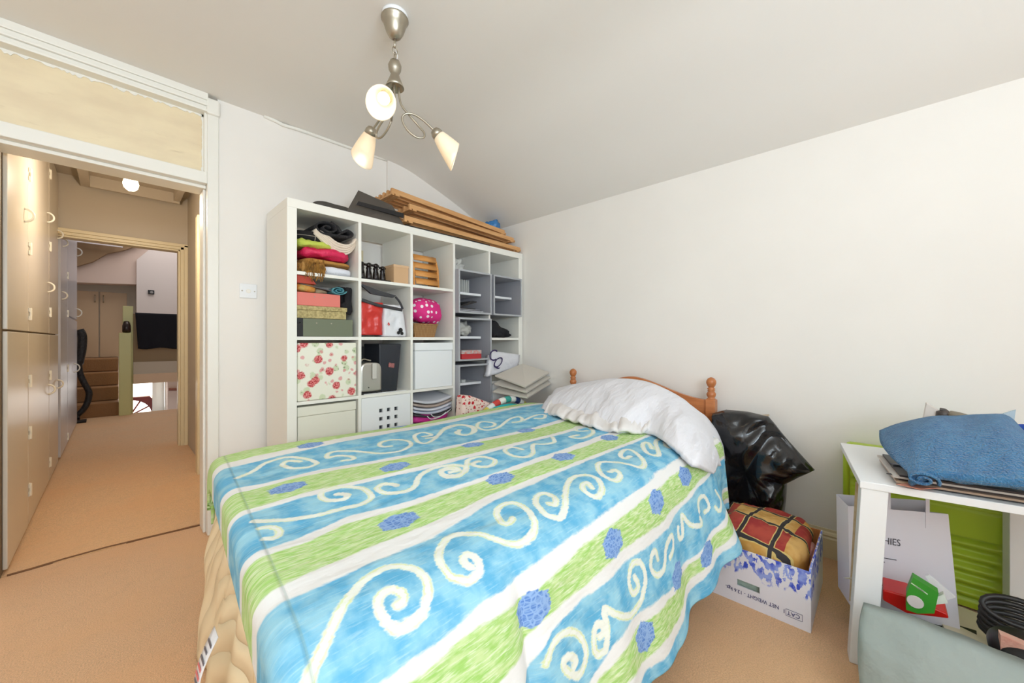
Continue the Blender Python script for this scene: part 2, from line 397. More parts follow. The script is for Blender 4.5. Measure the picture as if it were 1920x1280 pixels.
# bulb in hallway
t = thing('hall_ceiling_bulb', 'glowing bare round bulb hanging from the hallway ceiling', 'light bulb', (.07, 3.6, 2.56))
MB().lathe((.07, 3.6, 2.559), [(.035, 0), (.035, -.012), (.016, -.02), (.004, -.025), (.004, -.32), (.017, -.325), (.017, -.365)], 16).build('holder', M['cream'], t)
gb = mat('lit_bulb_glass', (255, 240, 205), .3, emit=(255, 236, 190), estr=14)
MB().lathe((.07, 3.6, 2.20), [(.012, 0), (.02, -.02), (.034, -.045), (.04, -.07), (.034, -.095), (.018, -.112), (.002, -.116)], 20).build('bulb', gb, t, smooth=True)
# ---- landing beyond
b = MB(); b.box(-1.2, 1.6, 9.5, 9.6, -1.5, 3.6); struct(b.build('wall_landing_far', M['hall'], origin=(0, 9.5, 0)))
b = MB(); b.box(1.5, 1.6, 5.3, 9.6, -1.5, 3.6); struct(b.build('wall_landing_right', M['hallwhite'], origin=(1.5, 7, 0)))
b = MB(); b.box(-1.3, -1.2, 5.3, 9.6, -1.5, 3.6); struct(b.build('wall_landing_left', M['hallwhite'], origin=(-1.2, 7, 0)))
b = MB(); b.box(-1.3, 1.6, 5.3, 9.6, 3.5, 3.6); struct(b.build('ceiling_landing', M['hallwhite'], origin=(0, 7, 3.5)))
b = MB(); b.box(-.9, 1.6, 5.3, 6.3, 2.8, 2.9); 
# white wall portion with kinked top-left edge (upper flight side), box
wl = [PY(9.3, u, v) for u, v in [(255, 487), (277, 460), (345, 455), (345, 600), (255, 597)]]
b = MB(); b.prism([PY(9.1, 256, 487), PY(9.1, 288, 461), Vector((1.49, 9.1, 2.95)), Vector((1.49, 9.1, 1.3)), PY(9.1, 256, 620)], (0, .38, 0))
struct(b.build('wall_landing_white', M['hallwhite'], origin=(.8, 9.3, 1.3)))
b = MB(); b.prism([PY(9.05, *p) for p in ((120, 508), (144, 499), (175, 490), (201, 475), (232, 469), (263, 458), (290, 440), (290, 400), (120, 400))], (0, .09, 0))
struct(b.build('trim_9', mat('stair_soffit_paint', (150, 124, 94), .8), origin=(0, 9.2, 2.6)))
# curved soffit white sheet
pts = []
b = MB(); b.prism([PY(9.15, *p) for p in ((110, 528), (256, 533), (256, 487), (288, 461), (300, 400), (110, 400))], (0, .3, 0))
struct(b.build('trim_10', mat('soffit_light_paint', (216, 196, 184), .8), origin=(0, 9.2, 2)))
b = MB()
for k in range(7): b.box(-.66+.12*k, -.62+.12*k, 8.9, 8.95, 2.63, 2.95)
b.box(-.8, .08, 8.9, 8.95, 2.60, 2.63)
struct(b.build('trim_11', mat('banister_white', (226, 222, 226), .5), origin=(0, 8.9, 2.7)))
# cupboard doors in the far wall
t = thing('landing_cupboard', 'pair of beige cupboard doors above the short stairs at the end of the hallway', 'cupboard', (-.1, 9.45, .79))
MB().box(-.9, .16, 9.47, 9.498, .80, 1.93).build('frame', M['hall'], t)
dm = mat('beige_cupboard_paint', (196, 170, 138), .5)
for x0, x1, hx in ((-.66, -.20, -.24), (-.185, .135, -.145)):
    d = MB().box(x0, x1, 9.44, 9.47, .80, 1.90).build('door', dm, t, bevel=.004)
    MB().tube([(hx, 9.44, 1.72), (hx, 9.41, 1.74), (hx, 9.41, 1.82), (hx, 9.44, 1.84)], .008, 6).build('pull_handle', M['steel'], d)
# stairs
sm = mat('stair_carpet', (150, 112, 74), .95, bump=.4, bscale=90)
t = thing('staircase', 'short flight of carpeted steps rising behind the pale green newel post', 'stairs', (-.4, 8.3, 0))
for k in range(4):
    MB().box(-1.19, .03, 7.92+.27*k, 9.45, .2*k, .2*(k+1)-.005).build('step', sm, t, bevel=.012)
# newel posts
gm = mat('pale_green_gloss', (206, 204, 142), .4)
b = MB(); b.box(.03, .155, 7.84, 7.91, 0, 1.19); tag(b.build('newel_post', gm, bevel=.006), 'pale yellow-green square post at the foot of the short stairs', 'newel post')
b = MB(); b.box(.07, .18, 8.0, 8.08, 0, 1.59); tag(b.build('newel_post', gm, bevel=.006), 'taller yellow-green post standing just behind the first one', 'newel post')
b = MB(); b.tube([(.11, 7.93, 1.21), (.11, 7.97, 1.30), (.11, 7.985, 1.36)], [.045, .045, .03], 10); tag(b.build('handrail_end', mat('dark_wood_rail', (44, 22, 14), .35), smooth=True), 'dark rounded handrail end between the two green posts', 'handrail')
# half wall / stringer right of the posts
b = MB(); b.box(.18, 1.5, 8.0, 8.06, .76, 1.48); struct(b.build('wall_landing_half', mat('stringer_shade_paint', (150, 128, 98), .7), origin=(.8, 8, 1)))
b = MB(); b.box(.18, 1.5, 7.97, 8.06, .58, .76); struct(b.build('trim_12', M['hall'], origin=(.8, 8, .6)))
b = MB(); b.box(.18, 1.5, 7.93, 8.06, .44, .58); struct(b.build('trim_13', mat('landing_peach_paint', (222, 196, 168), .7), origin=(.8, 8, .5)))
# dark cloth hung over it
b = MB(); rows = []
for i in range(21):
    z = 1.49-.53*i/20; rows.append([Vector((.20+.03*i/20+(1.0-.23)*j/16, 7.95-.012*math.sin(j*1.3+i*.1)*(i/20), z-.012*math.sin(j*.9)*(i/20))) for j in range(17)])
rows.insert(0, [Vector((p.x, 8.04, 1.495)) for p in rows[0]])
b.grid(rows); tag(b.build('hanging_blanket', fab('navy_black_blanket', (14, 16, 26)), solid=.008, smooth=True), 'large black blanket hanging over the landing rail', 'blanket')
b = MB(); b.box(.385, .465, 9.07, 9.099, 1.88, 1.95); t = thing('wall_thermostat', 'small dark grey wall control on the white landing wall', 'thermostat', (.425, 9.09, 1.88)); b.build('housing', M['black'], t, bevel=.004)
MB().lathe((.43, 9.07, 1.915), [(.022, 0), (.02, .01)], 14, (0, -1, 0)).build('dial', mat('grey_dial', (150, 148, 148), .5), t)
# lower entrance with bright light: front door with fan light
t = thing('front_door', 'reddish brown front door with a bright fan-shaped window seen down the stairwell', 'door', (.35, 9.3, -1.2))
dmm = mat('red_brown_door', (128, 50, 40), .4)
fx, fz = .17, -.22   # centre of fan
ro = .27
pts = [(fx+ro*math.cos(a), fz+ro*math.sin(a)) for a in [PI/2*k/12 for k in range(13)]]
b = MB(); b.prism([(p[0], 9.25, p[1]) for p in pts]+[(fx, 9.25, .35+.0), (.56, 9.25, .35), (.56, 9.25, fz)][1:]+[], (0, .04, 0))
b = MB()
for i in range(12):
    (x0, z0), (x1, z1) = pts[i], pts[i+1]
    def outp(x, z):
        dx, dz = x-fx, z-fz; k = min((.445-fx)/dx if dx > 1e-6 else 9e9, (.10-fz)/dz if dz > 1e-6 else 9e9); return (fx+dx*k, fz+dz*k)
    o0, o1 = outp(x0, z0), outp(x1, z1)
    b.prism([(x0, 9.25, z0), (o0[0], 9.25, o0[1]), (o1[0], 9.25, o1[1]), (x1, 9.25, z1)], (0, .05, 0))
b.box(.06, .445, 9.25, 9.3, -1.3, fz-.0)
b.build('door_panel', dmm, t)
lit = mat('daylit_glass', (255, 255, 255), .3, emit=(255, 250, 240), estr=3.0)
MB().box(.06, .445, 9.31, 9.33, fz, .09).build('fanlight_glass', lit, t)
b = MB()
for a in (.55, 0.02, 1.1): b.tube([(fx, 9.27, fz+.01), (fx+ro*math.cos(a), 9.27, fz+ro*math.sin(a))], .012, 4)
b.build('glazing_bar', dmm, t)
b = MB(); b.box(.06, .60, 9.28, 9.30, .11, .42); o = b.build('window_3', lit, origin=(.2, 9.3, .4)); struct(o)
b = MB(); b.box(.446, .50, 9.22, 9.27, -1.3, .42); b.box(.50, .60, 9.24, 9.27, -1.3, .42); b.box(.60, .66, 9.1, 9.3, -1.3, .98); struct(b.build('trim_14', M['gloss'], origin=(.7, 9.2, 0)))
b = MB(); b.box(.62, 1.5, 8.9, 9.0, -1.3, .98); struct(b.build('wall_stairwell', mat('stairwell_paint', (222, 200, 186), .8), origin=(1, 8.9, 0)))
b = MB(); b.tube([(.63, 8.86, .23), (1.4, 8.86, .17)], .022, 8); tag(b.build('stair_handrail', mat('brown_rail', (140, 84, 64), .4)), 'brown wooden handrail on the pale stairwell wall below the landing', 'handrail')
b = MB(); b.box(-1.3, 1.6, 8.1, 9.6, -1.35, -1.3); struct(b.build('floor_lower', M['carpet2'], origin=(0, 9, -1.3)))
# black hose / chair arm behind closet end
b = MB(); b.tube(crom([PY(7.6, *p) for p in ((148, 618), (154, 630), (153, 655), (148, 680), (150, 700), (158, 718), (167, 736), (163, 756), (154, 770), (146, 777))], 5), [.045]*16+[.032]*30, 8, flat=.7); b.tube([PY(7.6, 146, 777), (-.34, 7.6, .04)], .015, 6); b.box(-.42, -.27, 7.52, 7.68, .003, .03)
tag(b.build('chair_back_tube', mat('black_ribbed_rubber', (20, 20, 24), .35, bump=.5, bscale=60), smooth=True), 'black curved chair frame poking out behind the pale landing closet', 'chair')
# ================================================================ SHELF UNIT
SX0, SY0, SY1 = .628, 2.255, 2.645
T1, T2, CW = .048, .018, .336
cellx = [(SX0+T1+i*(CW+T2), SX0+T1+i*(CW+T2)+CW) for i in range(5)]
SX1 = cellx[4][1]+T1
ZT = 1.846
zr = []   # (bottom, top) rows from the top
z = ZT-T1
for i in range(5):
    zr.append((z-CW, z)); z -= CW+T2
ZB = zr[4][0]-T1
ZB0 = max(0, ZB)
def cell(c, r): return (cellx[c][0], cellx[c][1], zr[r][0], zr[r][1])
sh = thing('shelving_unit', 'large white cube shelving unit of five by five compartments against the back wall', 'shelving unit', ((SX0+SX1)/2, 2.45, 0))
W = M['shelf']
MB().box(SX0, SX1, SY0, SY1, ZT-T1, ZT).build('top_panel', W, sh, bevel=.002)
MB().box(SX0, SX1, SY0, SY1, 0, zr[4][0]).build('bottom_panel', W, sh)
for x in (SX0, SX1-T1): MB().box(x, x+T1, SY0, SY1, 0, ZT-T1).build('side_panel', W, sh, bevel=.002)
for i in range(4):
    x = cellx[i][1]; MB().box(x, x+T2, SY0+.001, SY1, zr[4][0], ZT-T1).build('divider', W, sh)
for r in range(4):
    for c in range(5):
        if (c == 3 and r < 3) or (c == 4 and r == 0): continue
        x0, x1 = cellx[c]; MB().box(x0, x1, SY0+.002, SY1, zr[r][0]-T2, zr[r][0]).build('shelf_board', W, sh)
def P(u, v, Y=2.30): return PY(Y, u, v)
# ---- grey insert boxes
def insert(x0, x1, z0, z1, yf, label, shz):
    t = thing('grey_insert_box', label, 'storage box', ((x0+x1)/2, yf, z0), 'grey open insert boxes in the right-hand columns')
    w = .011
    MB().box(x0, x0+w, yf, 2.60, z0, z1).build('side_panel', M['grey'], t); MB().box(x1-w, x1, yf, 2.60, z0, z1).build('side_panel', M['grey'], t)
    MB().box(x0+w, x1-w, yf, 2.60, z1-w, z1).build('top_panel', M['grey'], t); MB().box(x0+w, x1-w, yf, 2.60, z0, z0+w).build('base_panel', M['grey'], t)
    b = MB(); e = .0125
    b.box(x0-.001, x0+e, yf-.003, yf, z0-.001, z1+.001); b.box(x1-e, x1+.001, yf-.003, yf, z0-.001, z1+.001); b.box(x0+e, x1-e, yf-.003, yf, z1-e, z1+.001); b.box(x0+e, x1-e, yf-.003, yf, z0-.001, z0+e)
    b.build('front_edging', M['greyedge'], t)
    MB().box(x0+w, x1-w-.02, yf+.09, 2.60, shz, shz+.018).build('middle_shelf', M['white'], t)
    return t
gx = (cellx[3][0]+.004, cellx[3][1]-.004)
YG = 2.22
insert(gx[0], gx[1], 1.29, 1.612, YG, 'grey open box with a dark stack and clear dividers, topmost of its column', 1.44)
insert(gx[0], gx[1], .935, 1.256, YG, 'grey open box holding a clear plastic bag and small red box', 1.10)
insert(gx[0], gx[1], .585, .905, YG, 'grey open box almost empty, just below the one with the red box', .74)
insert(gx[0], gx[1], .24, .555, YG, 'lowest grey open box, mostly hidden behind the heart patterned bag', .40)
gx2 = (cellx[4][0]+.003, cellx[4][1]-.003)
insert(gx2[0], gx2[1], 1.29, 1.612, YG, 'empty grey open box in the rightmost column near the wall', 1.44)
# ================================================================ SHELF CONTENTS
# --- c0 r0 textiles
x0, x1, z0, z1 = cell(0, 0)
zb = z0+.001
tartan = mat('black_tartan', (26, 24, 26), .95); n = ND(tartan); o = n.obj()
sx = n.n('ShaderNodeSeparateXYZ'); n.nt.links.new(o, sx.inputs[0])
def lines(n, s, per, w, ph=0.):
    f = n.math('FRACT', n.math('ADD', n.math('MULTIPLY', s, 1/per), ph)); return n.math('LESS_THAN', f, w)
g1 = n.math('MAXIMUM', lines(n, sx.outputs['X'], .09, .05), lines(n, sx.outputs['Z'], .05, .06, .3))
n.color(n.mix(g1, C4((24, 22, 24)), C4((150, 140, 128))))
def put(mb, name, m, label, cat, group=None, **k):
    return tag(mb.build(name, m, smooth=k.pop('smooth', True), **k), label, cat, group)
G = 'folded textiles in the top left compartment'
put(soft((.905, 2.42, zb), (.20, .26, .062), 3, .012, 14, .55), 'white_cloth', fab('white_cotton', (222, 226, 234)), 'white folded cloth at the bottom of the textile pile', 'cloth', G)
put(soft((.775, 2.40, zb), (.17, .24, .07), 4, .02, 20, .6, crease=.02), 'fringed_scarf', fab('mustard_fringe', (168, 116, 52), c2=(196, 150, 84), vscale=40), 'mustard and tan fringed scarf bunched at the lower left of the pile', 'scarf', G)
b = MB(); random.seed(5)
for k in range(70):
    x = .72+random.random()*.10; zt = zb+.02+random.random()*.06
    b.tube([(x, 2.275-.008*random.random(), zt), (x+random.uniform(-.006, .006), 2.262-.008*random.random(), zt-.03), (x+random.uniform(-.012, .012), 2.258-.006*random.random(), zt-.055-.02*random.random())], .0016, 4)
sc = bpy.data.objects['fringed_scarf']; b.build('fringe', fab('gold_fringe', (172, 122, 50), c2=(120, 84, 34), vscale=60), sc)
put(soft((.865, 2.43, zb+.058), (.28, .26, .036), 5, .008, 12, .5), 'mustard_cloth', fab('mustard_wool', (184, 134, 66)), 'mustard folded cloth under the magenta one', 'cloth', G)
put(soft((.94, 2.44, zb+.092), (.12, .22, .045), 6, .01, 16, .6), 'navy_cloth', fab('navy_wool', (44, 48, 74)), 'navy blue folded cloth peeping out right of the magenta one', 'cloth', G)
put(soft((.845, 2.40, zb+.090), (.27, .26, .062), 7, .016, 15, .65, crease=.015), 'magenta_cloth', fab('magenta_silk', (216, 30, 84), rough=.5), 'crumpled magenta pink cloth in the middle of the textile pile', 'cloth', G)
put(soft((.79, 2.40, zb+.145), (.22, .25, .042), 8, .012, 15, .6, crease=.012), 'lime_cloth', fab('lime_cotton', (190, 204, 86)), 'lime green folded cloth below the black tartan', 'cloth', G)
put(soft((.785, 2.44, zb+.178), (.21, .26, .075), 9, .014, 12, .6), 'tartan_scarf', tartan, 'black tartan scarf with thin white checks', 'scarf', G)
crm = fab('cream_fleece', (228, 212, 194))
path = []
cx, cz = .925, zb+.195
for k in range(5):
    a = .014+.017*k; path += [(cx-.11-.004*k, cz+.03-.002*k-a*.3), (cx-.03, cz-a*.75), (cx+.05, cz-a*.55+.01), (cx+.066+.003*k, cz+.02), (cx+.05, cz+.04)][::(1 if k % 2 == 0 else -1)]
b = MB()
for k in range(5):
    a = .012*k
    q = [(cx-.145, cz+.055-.004*k), (cx-.09, cz+.035-a*.9), (cx-.03, cz+.0-a*1.1), (cx+.03, cz-.005-a), (cx+.07, cz+.018-a*.7), (cx+.085, cz+.045-a*.5)]
    s_ = strip(q, 2.28+.003*k, 2.56, .0105, k, .003); b.add(s_.v, s_.f)
put(b, 'cream_blanket', crm, 'cream blanket folded in thick layers under the black roll', 'blanket', G)
blk = fab('charcoal_fleece', (40, 38, 40), bump=.5)
b = MB(); sp = []
for k in range(30):
    a = k*.42; r = .008+.0022*k; sp.append((.845+r*1.1*math.cos(a), zb+.270+r*.62*math.sin(a)))
s_ = strip(sp, 2.275, 2.58, .008, 3, .003); b.add(s_.v, s_.f)
s_ = strip([(.86, zb+.305), (.90, zb+.285), (.925, zb+.262), (.955, zb+.278), (.985, zb+.265), (.975, zb+.245), (.94, zb+.24), (.88, zb+.235), (.82, zb+.237)], 2.28, 2.58, .013, 4, .003); b.add(s_.v, s_.f)
put(b, 'black_rolled_blanket', blk, 'black fleece blanket loosely rolled on top of the textile pile', 'blanket', G)
# --- c0 r1
x0, x1, z0, z1 = cell(0, 1); zb = z0+.001
gold = mat('gold_floral_paper', (196, 178, 124), .6, c2=(150, 134, 84), vscale=90)
t = thing('box_file', 'dull green box file at the bottom of the second left compartment', 'box', (.82, 2.4, zb))
MB().box(.71, .985, 2.27, 2.57, zb, zb+.10).build('case', mat('grey_green_card', (112, 118, 96), .6), t, bevel=.003)
MB().box(.68, .709, 2.268, 2.57, zb, zb+.10).build('spine', M['black'], t)
for x in (.78, .86, .695): MB().lathe((x, 2.27, zb+.075), [(.004, 0), (.004, .002)], 10, (0, -1, 0)).build('stud', M['steel'], t)
t = thing('patterned_box', 'gold floral patterned lidded box between the pink and green box files', 'box', (.82, 2.4, zb+.101))
MB().box(.682, .945, 2.272, 2.55, zb+.102, zb+.145).build('base', gold, t); MB().box(.679, .95, 2.268, 2.555, zb+.146, zb+.170).build('lid', gold, t, bevel=.002)
t = thing('pink_box_file', 'salmon pink box file resting on the gold patterned box', 'box', (.8, 2.4, zb+.171))
MB().box(.68, .912, 2.272, 2.55, zb+.1705, zb+.243).build('case', mat('salmon_card', (222, 122, 110), .6), t, bevel=.003)
for x in (.77, .82): MB().lathe((x, 2.272, zb+.222), [(.003, 0), (.003, .002)], 8, (0, -1, 0)).build('stud', M['steel'], t)
put(soft((.735, 2.36, zb+.244), (.115, .16, .058), 11, .012, 20, .7), 'floral_pouch', fab('orange_floral', (196, 168, 96), c2=(208, 128, 48), vscale=28), 'crumpled yellow and orange floral pouch on the pink box file', 'pouch')
put(soft((.825, 2.40, zb+.244), (.09, .16, .04), 12, .008, 20, .7), 'beige_pouch', fab('beige_cloth', (190, 172, 136)), 'small beige crumpled pouch beside the teal roll', 'pouch')
b = MB(); sp = []
for k in range(26):
    a = k*.5; r = .006+.0013*k; sp.append((.902+r*1.15*math.cos(a), zb+.268+r*.62*math.sin(a)))
s_ = strip(sp, 2.262, 2.5, .0045, 2, .0); b.add(s_.v, s_.f)
put(b, 'rolled_mat', mat('teal_foam', (78, 138, 148), .7), 'teal rolled mat seen end-on in the second left compartment', 'mat')
put(MB().prism([(.68, 2.275, zb+.292), (.78, 2.275, zb+.292), (.765, 2.275, zb+.312), (.75, 2.275, zb+.33), (.68, 2.275, zb+.334)], (0, .2, 0)), 'red_folder', mat('brick_red_card', (176, 62, 42), .6), 'brick red folder lying over a grey one, high in the second left compartment', 'folder', smooth=False)
put(MB().prism([(.70, 2.28, zb+.288), (.86, 2.28, zb+.262), (.87, 2.28, zb+.268), (.70, 2.28, zb+.291)], (0, .2, 0)), 'grey_folder', mat('dark_grey_card', (80, 76, 78), .5), 'dark grey folder slanting under the brick red one', 'folder', smooth=False)
b = MB(); b.tube(crom([(.935, 2.30, zb+.20), (.972, 2.30, zb+.15), (.968, 2.30, zb+.22), (.972, 2.30, zb+.295)], 6), [.022]*18+[.016], 8, flat=.5); b.box(.925, .965, 2.33, 2.45, zb+.172, zb+.30)
put(b, 'black_strap_bag', fab('black_webbing', (26, 24, 28)), 'black bag with a strap standing right of the pink box file', 'bag')
# --- c1 r0
x0, x1, z0, z1 = cell(1, 0); zb = z0+.001
put(MB().box(1.035, 1.21, 2.62, 2.64, zb, zb+.255), 'cream_board', M['cream'], 'cream rectangular panel standing at the back of the second top compartment', 'board', smooth=False)
bm_ = mat('dark_bronze_figure', (34, 24, 22), .25, bump=.2, bscale=40)
put(MB().box(1.035, 1.23, 2.27, 2.36, zb, zb+.008), 'dark_tray', M['black'], 'thin dark tray under the four dark figurines', 'tray', smooth=False)
fig = None
for k in range(4):
    x = 1.06+.0465*k
    if fig is None:
        fig = thing('figurine', '', 'figurine', (x, 2.32, zb+.009), 'row of four dark figurines')
        b = MB(); b.lathe((x, 2.32, zb+.009), [(.019, 0), (.021, .01), (.018, .04), (.014, .06), (.018, .07), (.012, .082)], 14); b.build('body', bm_, fig, smooth=True)
        b = MB(); b.lathe((x-.002, 2.312, zb+.085), [(.006, -.004), (.015, .004), (.017, .013), (.012, .024), (.004, .028)], 14); b.tube([(x-.002, 2.298, zb+.10), (x-.004, 2.29, zb+.085), (x-.003, 2.288, zb+.06), (x, 2.292, zb+.04)], [.006, .005, .004, .003], 8); b.build('head', bm_, fig, smooth=True)
        for s_ in (-1, 1): MB().lathe((x+s_*.014, 2.322, zb+.10), [(.002, -.006), (.009, -.002), (.009, .006), (.002, .01)], 10, (s_, 0, 0)).build('ear', bm_, fig, smooth=True)
        fo = fig
    else: fo = copy_thing(fig, (x, 2.32, zb+.009), '')
    fo['label'] = ['first dark carved figurine from the left on the shelf tray', 'second dark carved figurine from the left on the shelf tray', 'third dark carved figurine from the left on the shelf tray', 'dark carved figurine next to the cardboard box'][k]
fo.scale = (1, 1, .9)
t = thing('cardboard_box', 'small tan cardboard box beside the dark figurines', 'box', (1.30, 2.35, zb))
MB().box(1.255, 1.362, 2.275, 2.40, zb, zb+.118).build('body', mat('tan_card', (206, 168, 128), .8), t, bevel=.002); MB().box(1.253, 1.364, 2.273, 2.402, zb+.105, zb+.12).build('flap', mat('tan_card_flap', (212, 176, 138), .8), t)
put(soft((1.10, 2.50, zb), (.13, .08, .14), 15, .02, 14, .8), 'crumpled_tissue', fab('white_tissue', (232, 226, 214)), 'white crumpled tissue standing behind the dark figurines', 'tissue')
# --- c2 r0 slatted wooden rack
x0, x1, z0, z1 = cell(2, 0); zb = z0+.001
t = thing('slatted_wood_rack', 'small orange wooden rack with four curved slats in the third top compartment', 'rack', (1.5, 2.35, zb))
wd = mat('honey_wood', (206, 138, 66), .4, c2=(220, 158, 88), vscale=10, stretch=(1, 5, 5))
for x in (1.402, 1.60):
    b = MB(); b.prism([(x, 2.275, zb), (x, 2.41, zb), (x, 2.40, zb+.2), (x, 2.36, zb+.235), (x, 2.32, zb+.22), (x, 2.285, zb+.13)], (.014, 0, 0)); b.build('side_panel', wd, t, bevel=.003)
for k in range(4):
    z = zb+.01+.056*k; b = MB(); rows = []
    for i in range(8):
        a = i/7; rows.append([Vector((x, 2.268+.010*k+.045*a**2*1.2, z+.046*math.sin(a*PI/2))) for x in (1.417, 1.599)])
    b.grid(rows); b.build('slat', wd, t, solid=.007, smooth=True)
# --- c3 r0 plastic bag on grey unit
clear = mat('clear_plastic', (235, 236, 232), .15, trans=.0, alpha=.55, spec=.8)
put(soft((1.82, 2.40, 1.614), (.15, .16, .10), 21, .04, 22, .9, crease=.04), 'clear_plastic_bag', clear, 'crumpled clear plastic bag on top of the left grey boxes', 'plastic bag')
# inside grey units
for k in range(5):
    x = 1.84+.022*k
    o = put(MB().box(x, x+.004, 2.33, 2.52, 1.459, 1.56), 'clear_case', clear, 'thin clear plastic case standing upright in the top grey box', 'plastic case', 'clear cases in the top grey box', smooth=False)
put(MB().box(1.775, 1.815, 2.40, 2.55, 1.459, 1.555), 'white_carton', M['shelf'], 'narrow white carton left of the clear cases in the top grey box', 'carton', smooth=False)
dk = [((30, 30, 34), .0, .20), ((190, 192, 198), .006, .23), ((34, 34, 40), .012, .22), ((160, 160, 166), .018, .21), ((24, 24, 28), .026, .17)]
labs = ['black booklet at the very bottom of the stack in the top grey box', 'light grey booklet second from the bottom in the top grey box', 'dark grey booklet in the middle of the stack in the top grey box', 'pale grey booklet below the black top one in the top grey box', 'black booklet on top of the stack in the top grey box']
for k, (c, dz, w) in enumerate(dk):
    put(MB().box(1.775, 1.775+w, 2.235+.008*k, 2.42, 1.3015+dz, 1.3015+dz+.0055), 'booklet', mat('booklet_cover', c, .4), labs[k], 'booklet', 'stack in the top grey box', smooth=False)
b = MB(); b.prism([(1.78, 2.25, 1.342), (1.90, 2.25, 1.39), (1.945, 2.25, 1.388), (1.94, 2.25, 1.378), (1.86, 2.25, 1.356), (1.78, 2.25, 1.336)], (0, .15, 0)); put(b, 'black_leather_wallet', mat('black_leather', (30, 28, 30), .4), 'black leather flap case leaning up over the booklets in the grey box', 'case', smooth=False)
put(soft((1.85, 2.36, 1.119), (.20, .15, .105), 23, .04, 20, .9, crease=.04), 'clear_plastic_bag', mat('cloudy_plastic', (206, 204, 198), .2, alpha=.75), 'greyish crumpled plastic bag inside the second grey box', 'plastic bag')
t = thing('red_card_box', 'small red box with a patterned top in the second grey box', 'box', (1.85, 2.3, .948))
MB().box(1.765, 1.955, 2.21, 2.35, .9475, .985).build('base', mat('red_card', (184, 44, 50), .5), t); MB().box(1.765, 1.955, 2.209, 2.351, .986, 1.012).build('lid', mat('patterned_card', (176, 186, 184), .5, c2=(206, 120, 110), vscale=60), t)
put(MB().box(1.86, 1.895, 2.33, 2.36, .759, .78), 'clear_clip', clear, 'tiny clear plastic clip on the shelf of the third grey box', 'clip', smooth=False)
# --- c1 r1 bags
x0, x1, z0, z1 = cell(1, 1); zb = z0+.001
redp = mat('red_plastic', (206, 52, 44), .3, bump=.4, bscale=14)
b = MB(); rows = []
for i in range(15):
    z = zb+.012+.205*i/14; rows.append([Vector((1.034+.145*j/14, 2.275+.02*N3((j*.25, i*.25, 0), 1, 7)+.012*abs(N3((j*.5, i*.3, 4), 1, 3)), z)) for j in range(15)])
b.grid(rows); bk = [[Vector((p.x, p.y+.14, p.z)) for p in r] for r in rows]; b.grid(bk)
b.grid([rows[-1], bk[-1]]); b.grid([rows[0], bk[0]]); b.grid([[r[0] for r in rows], [r[0] for r in bk]]); b.grid([[r[-1] for r in rows], [r[-1] for r in bk]])
put(b, 'red_plastic_bag', redp, 'glossy red plastic bag in the second compartment from the left, second row', 'bag', weld=True)
wp = thing('white_printed_bag', 'white carrier bag with small red and black print beside the red bag', 'bag', (1.27, 2.35, zb))
b = MB(); rows = []
for i in range(13):
    z = zb+.003+.205*i/12; w = .155-.03*(i/12)**2; rows.append([Vector((1.19+w*j/12, 2.28+.012*N3((j*.4, i*.3, 0), 1, 9), z)) for j in range(13)])
b.grid(rows); bk = [[Vector((p.x, p.y+.13, p.z)) for p in r] for r in rows]; b.grid(bk); b.grid([rows[-1], bk[-1]]); b.grid([rows[0], bk[0]]); b.grid([[r[0] for r in rows], [r[0] for r in bk]]); b.grid([[r[-1] for r in rows], [r[-1] for r in bk]])
b.build('body', mat('white_plastic_film', (226, 226, 230), .35, bump=.3, bscale=25), wp, smooth=True, weld=True)
b = MB(); b.prism([(1.205, 2.266, zb+.078), (1.215, 2.266, zb+.095), (1.222, 2.266, zb+.080), (1.216, 2.266, zb+.07), (1.214, 2.266, zb+.082)], (0, .003, 0)); b.build('red_mark', mat('print_red', (200, 40, 36), .5), wp)
b = MB(); b.lathe((1.30, 2.268, zb+.045), [(.016, 0), (.014, .003)], 9, (0, -1, 0)); b.lathe((1.285, 2.268, zb+.028), [(.012, 0), (.01, .003)], 7, (0, -1, 0)); b.lathe((1.31, 2.268, zb+.024), [(.012, 0), (.01, .003)], 8, (0, -1, 0)); b.build('black_mark', M['black'], wp)
put(soft((1.345, 2.40, zb), (.03, .2, .18), 30, .01, 10, .6), 'pink_white_pouch', fab('pink_white_cloth', (226, 200, 206)), 'thin pink and white pouch squeezed right of the printed bag', 'pouch')
b = MB(); b.tube(crom([(1.04, 2.27, zb+.225), (1.14, 2.27, zb+.20), (1.22, 2.27, zb+.19), (1.31, 2.268, zb+.178)], 6), .010, 6, flat=.4); b.prism([(1.036, 2.27, zb+.315), (1.10, 2.27, zb+.268), (1.16, 2.27, zb+.262), (1.25, 2.27, zb+.255), (1.27, 2.27, zb+.27), (1.16, 2.27, zb+.29), (1.04, 2.27, zb+.322)], (0, .02, 0))
b.tube(crom([(1.27, 2.28, zb+.262), (1.30, 2.28, zb+.23), (1.32, 2.275, zb+.185)], 6), .008, 6)
put(b, 'black_shoulder_strap', mat('charcoal_strap', (54, 54, 58), .5), 'dark grey shoulder straps arching over the red and white bags', 'strap', smooth=False)
